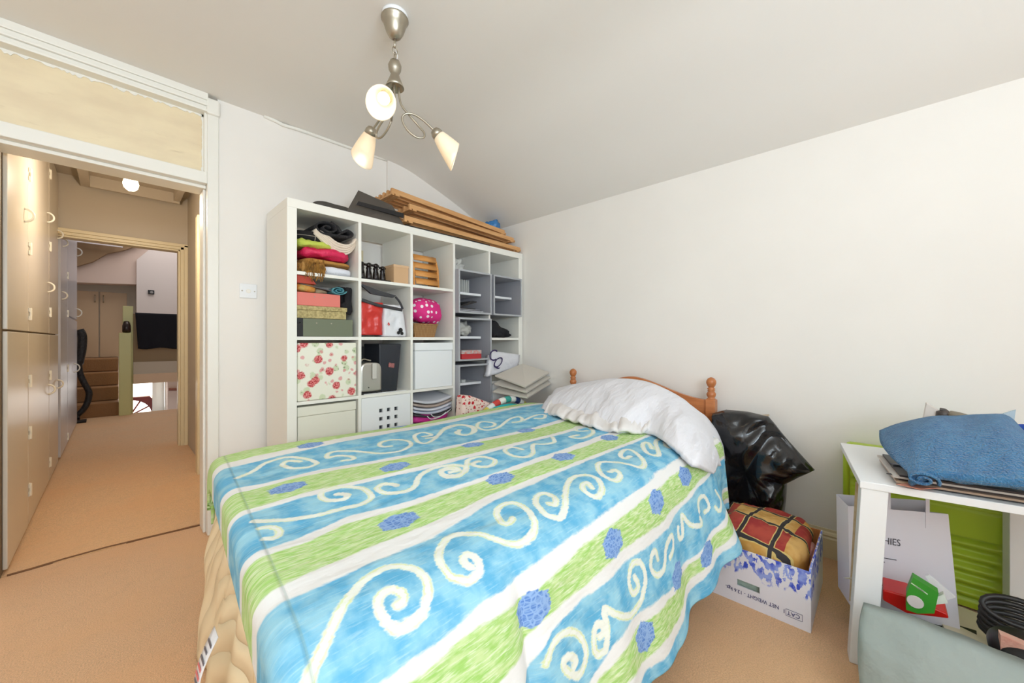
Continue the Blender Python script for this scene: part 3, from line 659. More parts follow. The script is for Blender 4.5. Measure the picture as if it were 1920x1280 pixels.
# --- c2 r1 basket and dotted bag
x0, x1, z0, z1 = cell(2, 1); zb = z0+.001
wick = mat('wicker', (196, 152, 98), .7); n = ND(wick); o = n.obj()
wv = n.n('ShaderNodeTexWave', wave_type='BANDS', bands_direction='Z'); wv.inputs['Scale'].default_value = 60; n.nt.links.new(o, wv.inputs['Vector'])
wx = n.n('ShaderNodeTexWave', wave_type='BANDS', bands_direction='X'); wx.inputs['Scale'].default_value = 28; n.nt.links.new(o, wx.inputs['Vector'])
h = n.math('MULTIPLY', wv.outputs['Fac'], wx.outputs['Fac']); n.color(n.mix(h, C4((150, 106, 60)), C4((214, 174, 122)))); n.bump(h, .8, .004)
t = thing('wicker_basket', 'small square wicker basket under the pink dotted bag', 'basket', (1.49, 2.36, zb))
b = MB(); b.prism([(1.41, 2.28, zb), (1.57, 2.28, zb), (1.57, 2.42, zb), (1.41, 2.42, zb)], (0, 0, .003))
V = lambda a, z: [Vector((1.49-.075-a, 2.35-.07-a, z)), Vector((1.49+.08+a, 2.35-.07-a, z)), Vector((1.49+.08+a, 2.35+.07+a, z)), Vector((1.49-.075-a, 2.35+.07+a, z))]
rws = [V(.016*i/5, zb+.088*i/5) for i in range(6)]; b.grid([r+[r[0]] for r in rws]); b.build('basket_wall', wick, t, solid=.005)
b = MB(); q = V(.017, zb+.088); b.tube(q, .006, 6, closed=True); b.build('rim', wick, t)
dots = mat('pink_dotted', (222, 40, 130), .7); n = ND(dots); o = n.obj()
vo = n.n('ShaderNodeTexVoronoi'); vo.inputs['Scale'].default_value = 26; vo.inputs['Randomness'].default_value = .35; n.nt.links.new(o, vo.inputs['Vector'])
n.color(n.mix(n.smooth(vo.outputs['Distance'], .27, .31), C4((244, 232, 238)), C4((220, 38, 128))))
put(soft((1.535, 2.37, zb+.094), (.265, .22, .185), 40, .02, 9, .85, crease=.01), 'polka_dot_bag', dots, 'bright pink bag with white dots bulging over the wicker basket', 'bag')
# --- c4 : shoe-like black thing r1 ; plastic bag ; white door r3..
x0, x1, z0, z1 = cell(4, 1); zb = z0+.001
b = soft((2.245, 2.34, zb), (.27, .14, .15), 44, .02, 14, .8, crease=.02)
for v in b.v:
    k = (v.x-2.12)/.25; v.z = zb+(v.z-zb)*(1.1-.75*max(0, min(1, k)))
put(b, 'black_cloth_bag', fab('black_velvet', (30, 30, 34)), 'crumpled black bag in the rightmost compartment under the empty grey box', 'bag')
# --- r2
x0, x1, z0, z1 = cell(0, 2); zb = z0+.001
flor = mat('rose_print', (232, 230, 214), .7); n = ND(flor); o = n.obj()
def blobs(n, o, scale, r, off, rnd=.9):
    v_ = n.n('ShaderNodeTexVoronoi'); v_.inputs['Scale'].default_value = scale; v_.inputs['Randomness'].default_value = rnd
    nz = n.n('ShaderNodeTexNoise'); nz.inputs['Scale'].default_value = 50; n.nt.links.new(o, nz.inputs['Vector'])
    va = n.n('ShaderNodeVectorMath', operation='MULTIPLY_ADD'); n.nt.links.new(nz.outputs['Color'], va.inputs[0]); va.inputs[1].default_value = (.012, .012, .012); mp = n.mapping(o, (1, 1, 1), loc=off); n.nt.links.new(mp, va.inputs[2])
    n.nt.links.new(va.outputs[0], v_.inputs['Vector']); return n.smooth(v_.outputs['Distance'], r+.05, r-.05), v_
f1, v1 = blobs(n, o, 13.5, .31, (0, 0, .02)); f2, _ = blobs(n, o, 24, .26, (.4, 0, .11)); f3, _ = blobs(n, o, 17, .30, (.7, .1, .5)); f4, _ = blobs(n, o, 55, .28, (.2, .1, .3))
base = n.mix(n.math('MULTIPLY', f3, .55), C4((234, 232, 216)), C4((176, 196, 140)))
base = n.mix(n.math('MULTIPLY', f2, .75), base, C4((220, 136, 140)))
base = n.mix(n.math('MULTIPLY', n.math('MULTIPLY', f4, f3), .7), base, C4((110, 130, 80)))
pet = n.smooth(n.noise(o, 130, 3), .42, .58)
n.color(n.mix(f1, base, n.mix(pet, C4((176, 30, 40)), C4((228, 140, 138)))))
t = thing('floral_storage_box', 'white fabric storage box printed with red roses in the leftmost compartment', 'storage box', ((x0+x1)/2, 2.4, zb))
MB().box(x0+.004, x1-.008, 2.262, 2.58, zb, zb+.318).build('body', flor, t, bevel=.008)
x0, x1, z0, z1 = cell(1, 2); zb = z0+.001
t = thing('toaster', 'brushed steel rounded toaster beside the black paper bin', 'toaster', (1.08, 2.36, zb))
al = mat('brushed_steel', (196, 192, 184), .3, metal=.85)
b = MB(); pr_ = []
for k in range(25):
    a = PI*k/24; pr_.append((1.103-.070*1.0*math.copysign(abs(math.cos(a))**.55, math.cos(a))*1.0, zb+.14+.055*math.sin(a)**.8))
b.prism([(1.033, 2.275, zb+.012)]+[(x, 2.275, z) for x, z in pr_]+[(1.173, 2.275, zb+.012)], (0, .22, 0)); b.build('body', al, t, bevel=.012, smooth=False)
MB().box(1.034, 1.175, 2.272, 2.5, zb, zb+.0115).build('base', M['black'], t, bevel=.003)
b = MB(); b.box(1.105, 1.135, 2.262, 2.2745, zb+.09, zb+.19); b.build('handle', mat('grey_white_plastic', (196, 192, 184), .4), t, bevel=.005)
b = MB(); b.lathe((1.085, 2.275, zb+.04), [(.004, 0), (.004, .002)], 8, (0, -1, 0)); b.build('button', M['black'], t)
b = MB(); b.tube(crom([(1.04, 2.30, zb+.195), (1.06, 2.30, zb+.215), (1.09, 2.3, zb+.21), (1.11, 2.30, zb+.205)], 5), .005, 6); b.build('top_rail', M['steel'], t)
t = thing('paper_bin', 'tall black plastic bin with a small sticker behind the toaster', 'bin', (1.23, 2.42, zb))
b = MB(); b.prism([(1.17, 2.30, zb), (1.292, 2.30, zb), (1.315, 2.285, zb+.31), (1.16, 2.285, zb+.31)], (0, .22, 0)); b.build('body', mat('charcoal_plastic', (40, 42, 50), .35), t, bevel=.006)
MB().obox((1.245, 2.2885, zb+.17), (1, 0, -.2), (0, 1, 0), (.2, 0, 1), .02, .002, .014).build('sticker', mat('red_grey_sticker', (186, 120, 116), .5, c2=(120, 60, 60), vscale=90), t)
put(MB().box(1.035, 1.16, 2.505, 2.62, zb, zb+.29), 'dark_box', M['black'], 'black box in shadow standing behind the toaster', 'box', smooth=False)
put(MB().box(1.05, 1.34, 2.262, 2.27, zb, zb+.003), 'paper_sheet', M['white'], 'white sheets of paper lying on the shelf edge below the toaster', 'paper', smooth=False)
x0, x1, z0, z1 = cell(2, 2); zb = z0+.001
t = thing('white_storage_box', 'plain white lidded storage box in the middle column', 'storage box', ((x0+x1)/2, 2.4, zb))
MB().box(x0+.022, x1-.004, 2.262, 2.6, zb, zb+.26).build('body', M['white'], t, bevel=.003); MB().box(x0+.018, x1-.001, 2.257, 2.604, zb+.261, zb+.315).build('lid', M['white'], t, bevel=.003)
# --- r3
x0, x1, z0, z1 = cell(0, 3); zb = z0+.001
t = thing('cream_storage_box', 'plain cream fabric storage box below the rose printed one', 'storage box', ((x0+x1)/2, 2.4, zb))
MB().box(x0+.006, x1-.012, 2.265, 2.6, zb, zb+.27).build('body', mat('cream_fabric_box', (224, 222, 208), .8), t, bevel=.004); MB().box(x0+.004, x1-.010, 2.262, 2.602, zb+.271, zb+.322).build('lid', mat('cream_fabric_lid', (226, 224, 210), .8), t, bevel=.004)
x0, x1, z0, z1 = cell(1, 3); zb = z0+.001
t = thing('cube_door_insert', 'white door insert with nine square holes in the fourth row', 'cabinet door', ((x0+x1)/2, 2.26, zb))
b = MB(); hx = [x0+.115+.052*k for k in range(3)]; hz = [zb+.128+.052*k for k in range(3)]; q = .024
xs = sorted([x0+.002, x1-.002]+[a for h_ in hx for a in (h_, h_+q)]); zs = sorted([zb, z1-.002]+[a for h_ in hz for a in (h_, h_+q)])
for i in range(len(xs)-1):
    for j in range(len(zs)-1):
        if i % 2 == 1 and j % 2 == 1: continue
        b.box(xs[i], xs[i+1], 2.257, 2.272, zs[j], zs[j+1])
b.build('door_panel', M['white'], t)
MB().box(x0+.004, x1-.004, 2.2735, 2.28, zb, z1-.004).build('painted_dark_sheet', mat('painted_inside_shade', (50, 52, 56), .8), t)  # dark-coloured sheet stands in for the shade inside the compartment
x0, x1, z0, z1 = cell(2, 3); zb = z0+.001
put(soft((1.56, 2.36, zb+.11), (.31, .18, .065), 50, .015, 12, .5), 'pink_carrier_bag', fab('hot_pink_plastic', (214, 46, 150), rough=.5), 'hot pink bag under the paper bags in the middle column', 'bag')
b = MB(); b.tube(crom([(1.50, 2.262, zb+.16), (1.53, 2.256, zb+.135), (1.60, 2.256, zb+.14), (1.66, 2.262, zb+.165)], 6), .003, 6); b.tube(crom([(1.53, 2.262, zb+.17), (1.56, 2.256, zb+.145), (1.63, 2.256, zb+.15), (1.70, 2.262, zb+.18)], 6), .003, 6)
o = b.build('rope_handle', M['white'], bpy.data.objects['pink_carrier_bag'])
for k, (c, dz) in enumerate([((60, 56, 62), 0), ((196, 200, 214), .018), ((214, 216, 226), .036), ((176, 160, 150), .056), ((204, 206, 214), .076)]):
    rows = []
    for i in range(10):
        yy = 2.262+.26*i/9; rows.append([Vector((1.402+.31*j/12, yy, zb+.178+dz*1.25-.028*math.sin(PI*j/12)*(1-i/12)+.03*(i/9))) for j in range(13)])
    put(MB().grid(rows), 'flat_paper_bag', mat('paper_bag_colour', c, .6), ['dark grey flat bag at the bottom of the paper bag pile', 'pale blue-grey flat bag just above the dark one', 'whitish flat bag in the middle of the paper bag pile', 'taupe flat bag near the top of the paper bag pile', 'light grey flat bag on top of the paper bag pile'][k], 'paper bag', 'flat paper bags in the middle column', solid=.012)
# c3 r3 etc: right column r2: printed plastic bag and boards
x0, x1, z0, z1 = cell(4, 2); zb = z0+.001
pb = thing('printed_plastic_bag', 'white plastic bag with dark purple letters behind the cream boards', 'bag', (2.2, 2.3, .75))
rows = []
A = [PY(2.22, *p) for p in ((921, 657), (976, 665))]; B = [PY(2.20, *p) for p in ((915, 706), (962, 690))]
for i in range(11):
    s = i/10; a = A[0].lerp(B[0], s); c_ = A[1].lerp(Vector((2.36, 2.20, .86)), s)
    rows.append([a.lerp(c_, j/12)+Vector((0, .012*N3((j*.3, i*.3, 0), 1, 4), 0)) for j in range(13)])
bk = [[Vector((p.x, p.y+.05, p.z)) for p in r] for r in rows]
b = MB(); b.grid(rows); b.grid(bk); b.grid([rows[0], bk[0]]); b.grid([rows[-1], bk[-1]]); b.grid([[r[0] for r in rows], [r[0] for r in bk]]); b.grid([[r[-1] for r in rows], [r[-1] for r in bk]])
b.build('body', mat('white_film', (220, 220, 226), .35, bump=.3, bscale=20), pb, smooth=True, weld=True)
ink = mat('purple_ink', (44, 30, 84), .5)
text_mesh('print', 'C', .13, ink, pb, PY(2.19, 915, 676), (1, 0, -.05), (.2, 0, 1)); text_mesh('print', 'Q', .13, ink, pb, PY(2.19, 922, 691), (1, 0, .12), (.45, 0, 1))
cb_ = mat('greige_board', (206, 200, 190), .7); ce = mat('greige_board_edge', (214, 208, 198), .7)
for k in range(3):
    q = [PY(2.15, 928-2*k, 703+15*k), PY(1.86, 985+2*k, 724+10*k), PY(1.95, 1030+3*k, 697+9*k), PY(2.14, 979, 681+9*k)]
    o_ = Vector((0, 0, -.0))
    put(MB().prism(q, (.002, .002, -.013)), 'board', cb_, ['greige square board on top of the tilted stack near the shelf', 'middle greige board of the tilted stack near the shelf', 'lowest greige board of the tilted stack near the shelf'][k], 'board', 'tilted stack of boards', smooth=False, bevel=.002)
b = MB(); b.box(2.10, 2.42, 2.235, 2.60, zr[3][0]+.001, zr[3][1]-.003); put(b, 'white_storage_box', M['white'], 'white box filling the rightmost compartment below the tilted boards', 'storage box', smooth=False, bevel=.004)
# heart patterned bag, striped tube ring
hearts = mat('heart_print', (236, 214, 206), .7); n = ND(hearts); o = n.obj()
f1, _ = blobs(n, o, 26, .30, (0, 0, 0), .5); f2, _ = blobs(n, o, 45, .25, (.1, .2, .3), .8)
n.color(n.mix(f1, n.mix(n.math('MULTIPLY', f2, .8), C4((238, 214, 204)), C4((170, 60, 56))), C4((196, 28, 44))))
b = MB(); pA = [PY(2.02, *p) for p in ((870, 741), (885, 742), (926, 757), (945, 768), (925, 810), (857, 800))]; pA[4] = Vector((pA[4].x, 2.02, .004)); pA[5] = Vector((pA[5].x, 2.02, .004))
b.prism(pA, (0, .09, 0)); put(b, 'heart_print_bag', hearts, 'pale pink bag printed with red hearts behind the far edge of the bed', 'bag', smooth=False, bevel=.02)
HO = -5
t = thing('striped_hoop_toy', 'teal and multicoloured striped padded hoop behind the far edge of the bed', 'toy', (2.0, 1.95, .55))
pts = crom([PY(1.97, *p) for p in ((900, 785), (915, 768), (935, 754), (955, 748), (972, 751), (984, 761), (990, 785))], 8)
cols = [(232, 232, 226), (214, 204, 92), (226, 228, 226), (206, 66, 60), (232, 232, 226), (60, 160, 150), (226, 228, 226), (40, 60, 110)]
n_ = len(pts)
for k in range(12):
    a = int(k*(n_-1)/12); e = int((k+1)*(n_-1)/12)+1; MB().tube(pts[a:e], .024, 10).build('stripe_segment', mat('stripe', cols[k % 8], .7), t, smooth=True)
pts = crom([PY(1.93, *p) for p in ((905, 792), (925, 770), (950, 762), (970, 763), (982, 775))], 8)
MB().tube(pts, .02, 10).build('teal_lining', mat('teal_plush', (40, 176, 178), .9, bump=.6, bscale=90), t, smooth=True)
pts = crom([PY(2.0, *p) for p in ((975, 763), (985, 755), (994, 762), (993, 775), (985, 790))]+[Vector((2.2, 2.02, .30)), Vector((2.18, 2.03, .008))], 6)
put(MB().tube(pts, .006, 8), 'rope_loop', fab('cream_rope', (206, 200, 184)), 'cream rope loop right of the striped hoop by the wall', 'rope')
# ================================================================ ON TOP OF THE SHELF
zt = ZT+.001
put(soft((.90, 2.40, zt), (.22, .16, .05), 60, .008, 12, .35), 'dark_case', mat('dark_olive_case', (62, 58, 52), .6), 'flat dark olive case at the left end of the shelf top', 'case')
t = thing('grey_paper_bag', 'dark grey carrier bag lying folded to a peak on the shelf top', 'bag', (1.1, 2.36, zt))
gp = mat('charcoal_paper', (84, 78, 72), .45)
pk = PY(2.40, 672, 357)
q = [PY(2.30, 648, 390), PY(2.27, 690, 399), PY(2.27, 758, 413), PY(2.42, 742, 385), PY(2.50, 660, 378)]
q = [Vector((p.x, p.y, zt)) for p in q]
b = MB(); b.add(q+[pk, PY(2.30, 735, 385)], [(4, 3, 2, 1, 0), (0, 1, 5), (1, 2, 6, 5), (2, 3, 6), (3, 4, 5, 6), (4, 0, 5)]); b.build('body', gp, t, solid=.003)
put(MB().prism([PY(2.262, *p) for p in ((668, 383), (757, 408), (757, 400), (672, 377))], (0, .008, 0)), 'black_folder', mat('black_card', (26, 24, 26), .35), 'thin black folder propped along the front edge of the shelf top', 'folder', smooth=False)
put(MB().prism([Vector((1.34, 2.27, zt)), Vector((2.1, 2.27, zt)), Vector((2.1, 2.27, zt+.012)), Vector((1.34, 2.27, zt+.012))], (0, .2, 0)), 'black_board', mat('black_board', (30, 26, 24), .5), 'thin black board lying under the wooden frames', 'board', smooth=False)
def frame(name, pl, prr, dep, label, nr=4, hgt=.03):
    t = thing('beech_slat_rack', label, 'wooden rack', ((pl.x+prr.x)/2, pl.y, min(pl.z, prr.z)), 'folded beech frames on the shelf top')
    d = (prr-pl); L = d.length; dx = d.normalized(); dy = Vector((0, 1, 0)); dz_ = dx.cross(dy)
    for k in range(nr):
        c = pl+d*.5+dy*(dep*k/(nr-1)); MB().obox(c+Vector((0, 0, 0)), dx, dy, dz_, L/2, .011, hgt/2).build('rail', M['beech'], t, bevel=.002)
    for s in (0.008/L, .04, .97):
        c = pl+d*s+dy*(dep/2)-dz_*(hgt/2+.006); MB().obox(c, dx, dy, dz_, .016 if s != .008/L else .01, dep/2+.015, .0055).build('crossbar', M['beech'], t, bevel=.002)
    MB().tube([prr-dx*.02+dy*.02, prr+dx*.035+dy*.02], .012, 8).build('end_knob', M['beech'], t)
frame('f', PY(2.275, 757, 408), PY(2.275, 974, 468), .16, 'lowest and frontmost of the three folded beech frames', 3, .032)
frame('f', PY(2.30, 766, 386), PY(2.30, 962, 450), .20, 'middle one of the three folded beech frames', 4, .032)
frame('f', PY(2.32, 733, 357), PY(2.32, 945, 436), .22, 'topmost folded beech frame, its end sticking out furthest left', 5, .034)
put(soft(tuple(PY(2.45, 924, 432)-Vector((0, 0, .03))), (.13, .12, .12), 70, .03, 16, .9, crease=.02), 'blue_plastic_bag', mat('blue_film', (58, 128, 190), .35), 'crumpled blue plastic bag at the right end of the shelf top', 'plastic bag')
# ================================================================ PENDANT LAMP
LX, LY, LZ = .81, 1.46, 2.452
t = thing('pendant_lamp', 'three-armed brushed nickel ceiling lamp with frosted tulip shades', 'ceiling lamp', (LX, LY, LZ-.001))
st = M['steel']
MB().lathe((LX, LY, LZ-.001), [(.052, 0), (.052, -.006), (.046, -.018), (.040, -.022)], 28).build('ceiling_rose', M['white'], t, smooth=True)
MB().lathe((LX, LY, LZ), [(.055, -.019), (.056, -.024), (.05, -.03), (.044, -.05), (.036, -.075), (.024, -.095), (.012, -.103)], 28).build('canopy', st, t, smooth=True)
b = MB(); b.tube([(LX, LY, LZ-.10), (LX, LY, LZ-.14)], .005, 8)
def link(z, ax, r=.011, h=.017):
    return [(LX+(r*math.cos(a) if ax else 0), LY+(0 if ax else r*math.cos(a)), z+h*math.sin(a)) for a in [2*PI*k/14 for k in range(14)]]
b.tube(link(LZ-.152, True), .002, 6, closed=True); b.tube(link(LZ-.178, False, .006, .02), .002, 6, closed=True); b.build('chain', M['steel'], t, smooth=True)
b = MB(); b.tube(crom([(LX+.004, LY, LZ-.15), (LX+.012, LY, LZ-.17), (LX+.008, LY, LZ-.19), (LX+.014, LY, LZ-.2), (LX, LY, LZ-.205)], 5), .0015, 6); b.build('flex', M['white'], t)
zc = LZ-.2
MB().lathe((LX, LY, zc), [(.004, .01), (.02, .002), (.027, -.016), (.025, -.034), (.016, -.05), (.018, -.056), (.022, -.068), (.031, -.09), (.038, -.108), (.036, -.108), (.02, -.08), (.002, -.07)], 28).build('hub', st, t, smooth=True)
apath = [(.016, 2.15), (.018, 2.10), (.028, 2.055), (.055, 2.01), (.09, 1.965), (.112, 1.93), (.110, 1.903), (.085, 1.895), (.055, 1.915), (.034, 1.95), (.028, 1.985), (.045, 2.008), (.075, 2.008), (.11, 1.985), (.14, 1.955), (.158, 1.935)]
frost = mat('frosted_glass_shade', (240, 230, 212), .5, trans=.3, emit=(255, 226, 180), estr=.12)
bulbm = mat('lit_lamp_bulb', (255, 244, 220), .4, emit=(255, 240, 215), estr=1.6)
apath = [(l*(1.07 if z < 2.02 else 1), 2.15-(2.15-z)*.78) for l, z in apath]
base = math.atan2(_s, _c)-PI/2      # lateral (image right) direction in world
for k, ang in enumerate((16, 143, 277)):
    lift = (0, .04, .02)[k]; hz_, dn_ = ((.68, .73), (.62, .78), (.78, .62))[k]
    a = base+math.radians(ang); ex = Vector((math.cos(a), math.sin(a), 0)); ey = Vector((-ex.y, ex.x, 0)); c0 = Vector((LX, LY, 0))
    pts = [c0+ex*l+ey*(.012*math.sin(PI*i/(len(apath)-1)*2)*(1 if i > 3 else .4)*.8)+Vector((0, 0, z+lift*max(0, i-2)/(len(apath)-3))) for i, (l, z) in enumerate(apath)]
    MB().tube(crom(pts, 7), .0045, 8).build('arm', st, t, smooth=True)
    tip = pts[-1]; ax = (ex*hz_+Vector((0, 0, -dn_))).normalized()
    MB().lathe(tip-ax*.012, [(.006, -.004), (.017, 0), (.024, .012), (.026, .03), (.025, .03)], 20, ax).build('cup', st, t, smooth=True)
    # shade with slanted rim
    o = tip+ax*.014; ux = (ex-ax*ex.dot(ax)).normalized(); uy = ax.cross(ux); rows = []
    for i in range(15):
        s = i/14; row = []
        for j in range(33):
            ph = 2*PI*j/32; L = .112-.030*math.cos(ph); h = L*s; r = .022+.030*(h/.12)**.75
            row.append(o+ax*h+ux*(r*math.cos(ph))+uy*(r*math.sin(ph)))
        rows.append(row)
    s_ = MB().grid(rows).build('shade', frost, t, smooth=True, solid=.003, weld=True)
    MB().lathe(o+ax*.01, [(.010, 0), (.012, .015), (.019, .028), (.022, .042), (.018, .056), (.008, .064), (.001, .066)], 18, ax).build('bulb', bulbm, t, smooth=True)
    l = bpy.data.lights.new('shade_light', 'POINT'); l.energy = .4; l.color = (1, .86, .68); l.shadow_soft_size = .03
    lo = bpy.data.objects.new('shade_light', l); COL.objects.link(lo); lo.location = o+ax*.125

# ================================================================ BED
TOPZ = .62
bed = thing('bed', 'double bed with a turned pine headboard against the right wall', 'bed', (1.3, 1.18, 0))
MB().box(.34, 2.33, .63, 1.74, .12, .34).build('divan_base', fab('cream_divan', (214, 204, 184)), bed, bevel=.02)
MB().box(.33, 2.34, .625, 1.745, .342, .585).build('mattress', fab('white_ticking', (226, 222, 214)), bed, bevel=.05)
for x in (.42, 2.2):
    for y in (.7, 1.65): MB().box(x, x+.05, y, y+.05, 0, .12).build('leg', M['black'], bed)
HXc = 2.405; PZT = .745
for y in (.704, 1.671):
    p = MB().box(HXc-.027, HXc+.027, y-.027, y+.027, 0, PZT).build('post', M['pine'], bed, bevel=.006)
    MB().lathe((HXc, y, PZT), [(.026, 0), (.022, .004), (.017, .008), (.024, .02), (.0255, .032), (.020, .042), (.016, .046), (.022, .050), (.016, .055), (.023, .060), (.016, .066), (.015, .07), (.021, .078), (.027, .094), (.026, .108), (.018, .120), (.006, .127), (.001, .128)], 22).build('finial', M['pine'], p, smooth=True)
b = MB(); top = []
for i in range(41):
    s = i/40; y = .731+(1.644-.731)*s; k = abs(2*s-1); z = .845-.105*(3*k*k-2*k**3)**.9 ; top.append((y, z))
b.prism([(HXc-.012, .731, .36)]+[(HXc-.012, y, z) for y, z in top]+[(HXc-.012, 1.644, .36)], (.024, 0, 0)); b.build('headboard_panel', M['pine'], bed, bevel=.004)

# ---- cream quilted valance hanging at the foot
b = MB(); rows = []
YY = [1.80-i*1.28/120 for i in range(121)]
for i in range(29):
    s = i/28; row = []
    for j, y in enumerate(YY):
        xf = .285-.085*(1.8-y)/1.23
        fold = math.sin(y*34+.8*math.sin(s*5))*.006+math.sin(y*13+1)*.012*s+.012*N3((0, y, s*.6), 6, 2)*(1+s)
        x = xf+.012-.075*s**.55-.045*s*(1.8-y)/1.23*.6+fold
        row.append(Vector((x, y, .585-.575*s)))
    rows.append(row)
b.grid(rows)
# far side return
rows = []
for i in range(29):
    s = i/28; rows.append([Vector((rows_x, 1.80+.012*math.sin(rows_x*30)*s+.03*s*0, .585-.575*s)) for rows_x in [.285+.012-.075*s**.55+.9*q/30 for q in range(31)]])
b.grid(rows)
qm = mat('cream_quilt', (238, 218, 180), .9); n = ND(qm); o = n.obj()
vo = n.n('ShaderNodeTexVoronoi', feature='F1'); vo.inputs['Scale'].default_value = 9; n.nt.links.new(n.mapping(o, (1, 1, 1.2)), vo.inputs['Vector'])
wv = n.n('ShaderNodeTexWave', wave_type='RINGS', rings_direction='X'); wv.inputs['Scale'].default_value = 3.2; wv.inputs['Distortion'].default_value = 3.5; wv.inputs['Detail'].default_value = 1.5; n.nt.links.new(n.mapping(o, (1, 1.6, 1.6), loc=(0, .4, .2)), wv.inputs['Vector'])
n.bump(n.math('POWER', wv.outputs['Fac'], .4), .9, .012)
q_ = b.build('valance', qm, smooth=True, solid=.01, origin=(.2, 1.2, 0)); tag(q_, 'cream quilted bedspread hanging to the floor at the foot of the bed', 'bedspread')
lb = MB(); rows = []
for i in range(10):
    s = i/9; rows.append([Vector((.165-.018*math.sin(PI*s)-.035*s, 1.155-.05*j/3-.03*s, .40-.15*s)) for j in range(4)])
lb.grid(rows); lab = lb.build('care_label', mat('white_satin_label', (232, 230, 232), .5), q_, solid=.0012, smooth=True, label='white care label with printed lines')
lm = mat('label_ink', (110, 104, 110), .6); lr = mat('label_red_ink', (226, 120, 116), .6)
for i in range(9):
    s = .12+.09*i; c = Vector((.165-.018*math.sin(PI*s)-.035*s-.0022, 1.148-.03*s, .40-.15*s))
    w = (.036, .028, .038, .032, .036, .03, .038, .026, .034)[i]
    MB().obox(c-Vector((0, w/2, 0)), (0, 1, 0), (1, 0, 0), (.2, 0, 1), w/2, .0006, .0026).build('printed_line', lr if 3 <= i <= 4 else lm, lab)

# ---- DUVET (dense cloth with painted pattern)
ns, nv = 430, 400
prof = [(1.885, .47), (1.89, .53), (1.880, .585), (1.845, .618), (1.77, .634), (1.5, .637), (1.2, .635), (.9, .632), (.70, .625), (.63, .615), (.585, .59), (.562, .55), (.55, .50), (.535, .42), (.52, .34), (.505, .26), (.49, .18), (.478, .11)]
pc = crom([(0, y, z) for y, z in prof], 12)
al_ = [0.]
for i in range(1, len(pc)): al_.append(al_[-1]+(pc[i]-pc[i-1]).length)
VL = al_[-1]
vv = np.linspace(0, VL, nv); py = np.interp(vv, al_, [p.y for p in pc]); pz = np.interp(vv, al_, [p.z for p in pc])
FB = .12       # foot band length
ss = np.concatenate([np.linspace(-FB, 0, 28)[:-1], np.linspace(0, 1.89, ns-27)])
hemx = [0, .6, 1.0, 1.24, 1.49, 1.62, 1.78, 1.9, 2.3]; hemz = [.14, .15, .15, .125, .17, .22, .26, .27, .27]
S_, V_ = np.meshgrid(ss, vv, indexing='ij')
Yb = np.broadcast_to(py, S_.shape).copy(); Zb = np.broadcast_to(pz, S_.shape).copy()
edge = .285-.095*(1.8-np.clip(Yb, .55, 1.85))/1.23
Xb = edge+np.maximum(S_, 0)*(2.07-edge)/1.89
R = .03; a = np.minimum(-np.minimum(S_, 0)/R, PI/2); down = np.where(S_ < 0, R*(1-np.cos(a))+np.maximum(-S_-R*PI/2, 0), 0); out = np.where(S_ < 0, R*np.sin(a), 0)
Xb = Xb-out; 
# near-side hem height
zh = np.interp(Xb, hemx, hemz); drop = np.clip((.60-Zb)/(.60-.11), 0, 1)*(V_ > VL*.5)
Zb = np.where((V_ > VL*.5) & (Zb < .60), .60-(.60-zh)*drop, Zb)
fold = np.sin(Xb*19+.6)*.45+np.sin(Xb*31+2.)*.3+.5*np.sin(Xb*9.5+1.3)
Yb = Yb+drop**1.2*(.022*fold)-drop*.02
Yb = Yb-np.where(V_ > VL*.5, 1, 0)*drop**2*.05*np.exp(-((Xb-1.72)/.09)**2)   # corner flare over the box
Yb = Yb+.035*np.sqrt(drop)*np.exp(-((Xb-.60)/.028)**2)
Yb = Yb+.06*drop*np.clip((Xb-1.80)/.1, 0, 1)
Zb = Zb-down*(1-drop)
Zb = Zb+np.where(drop < .02, 1, 0)*(.006*np.sin(Xb*5+Yb*3)+.004*np.sin(Yb*11+Xb*2))*np.clip(S_/.1+.3, 0, 1)
Xf = Xb.ravel(); Yf = Yb.ravel(); Zf = Zb.ravel()
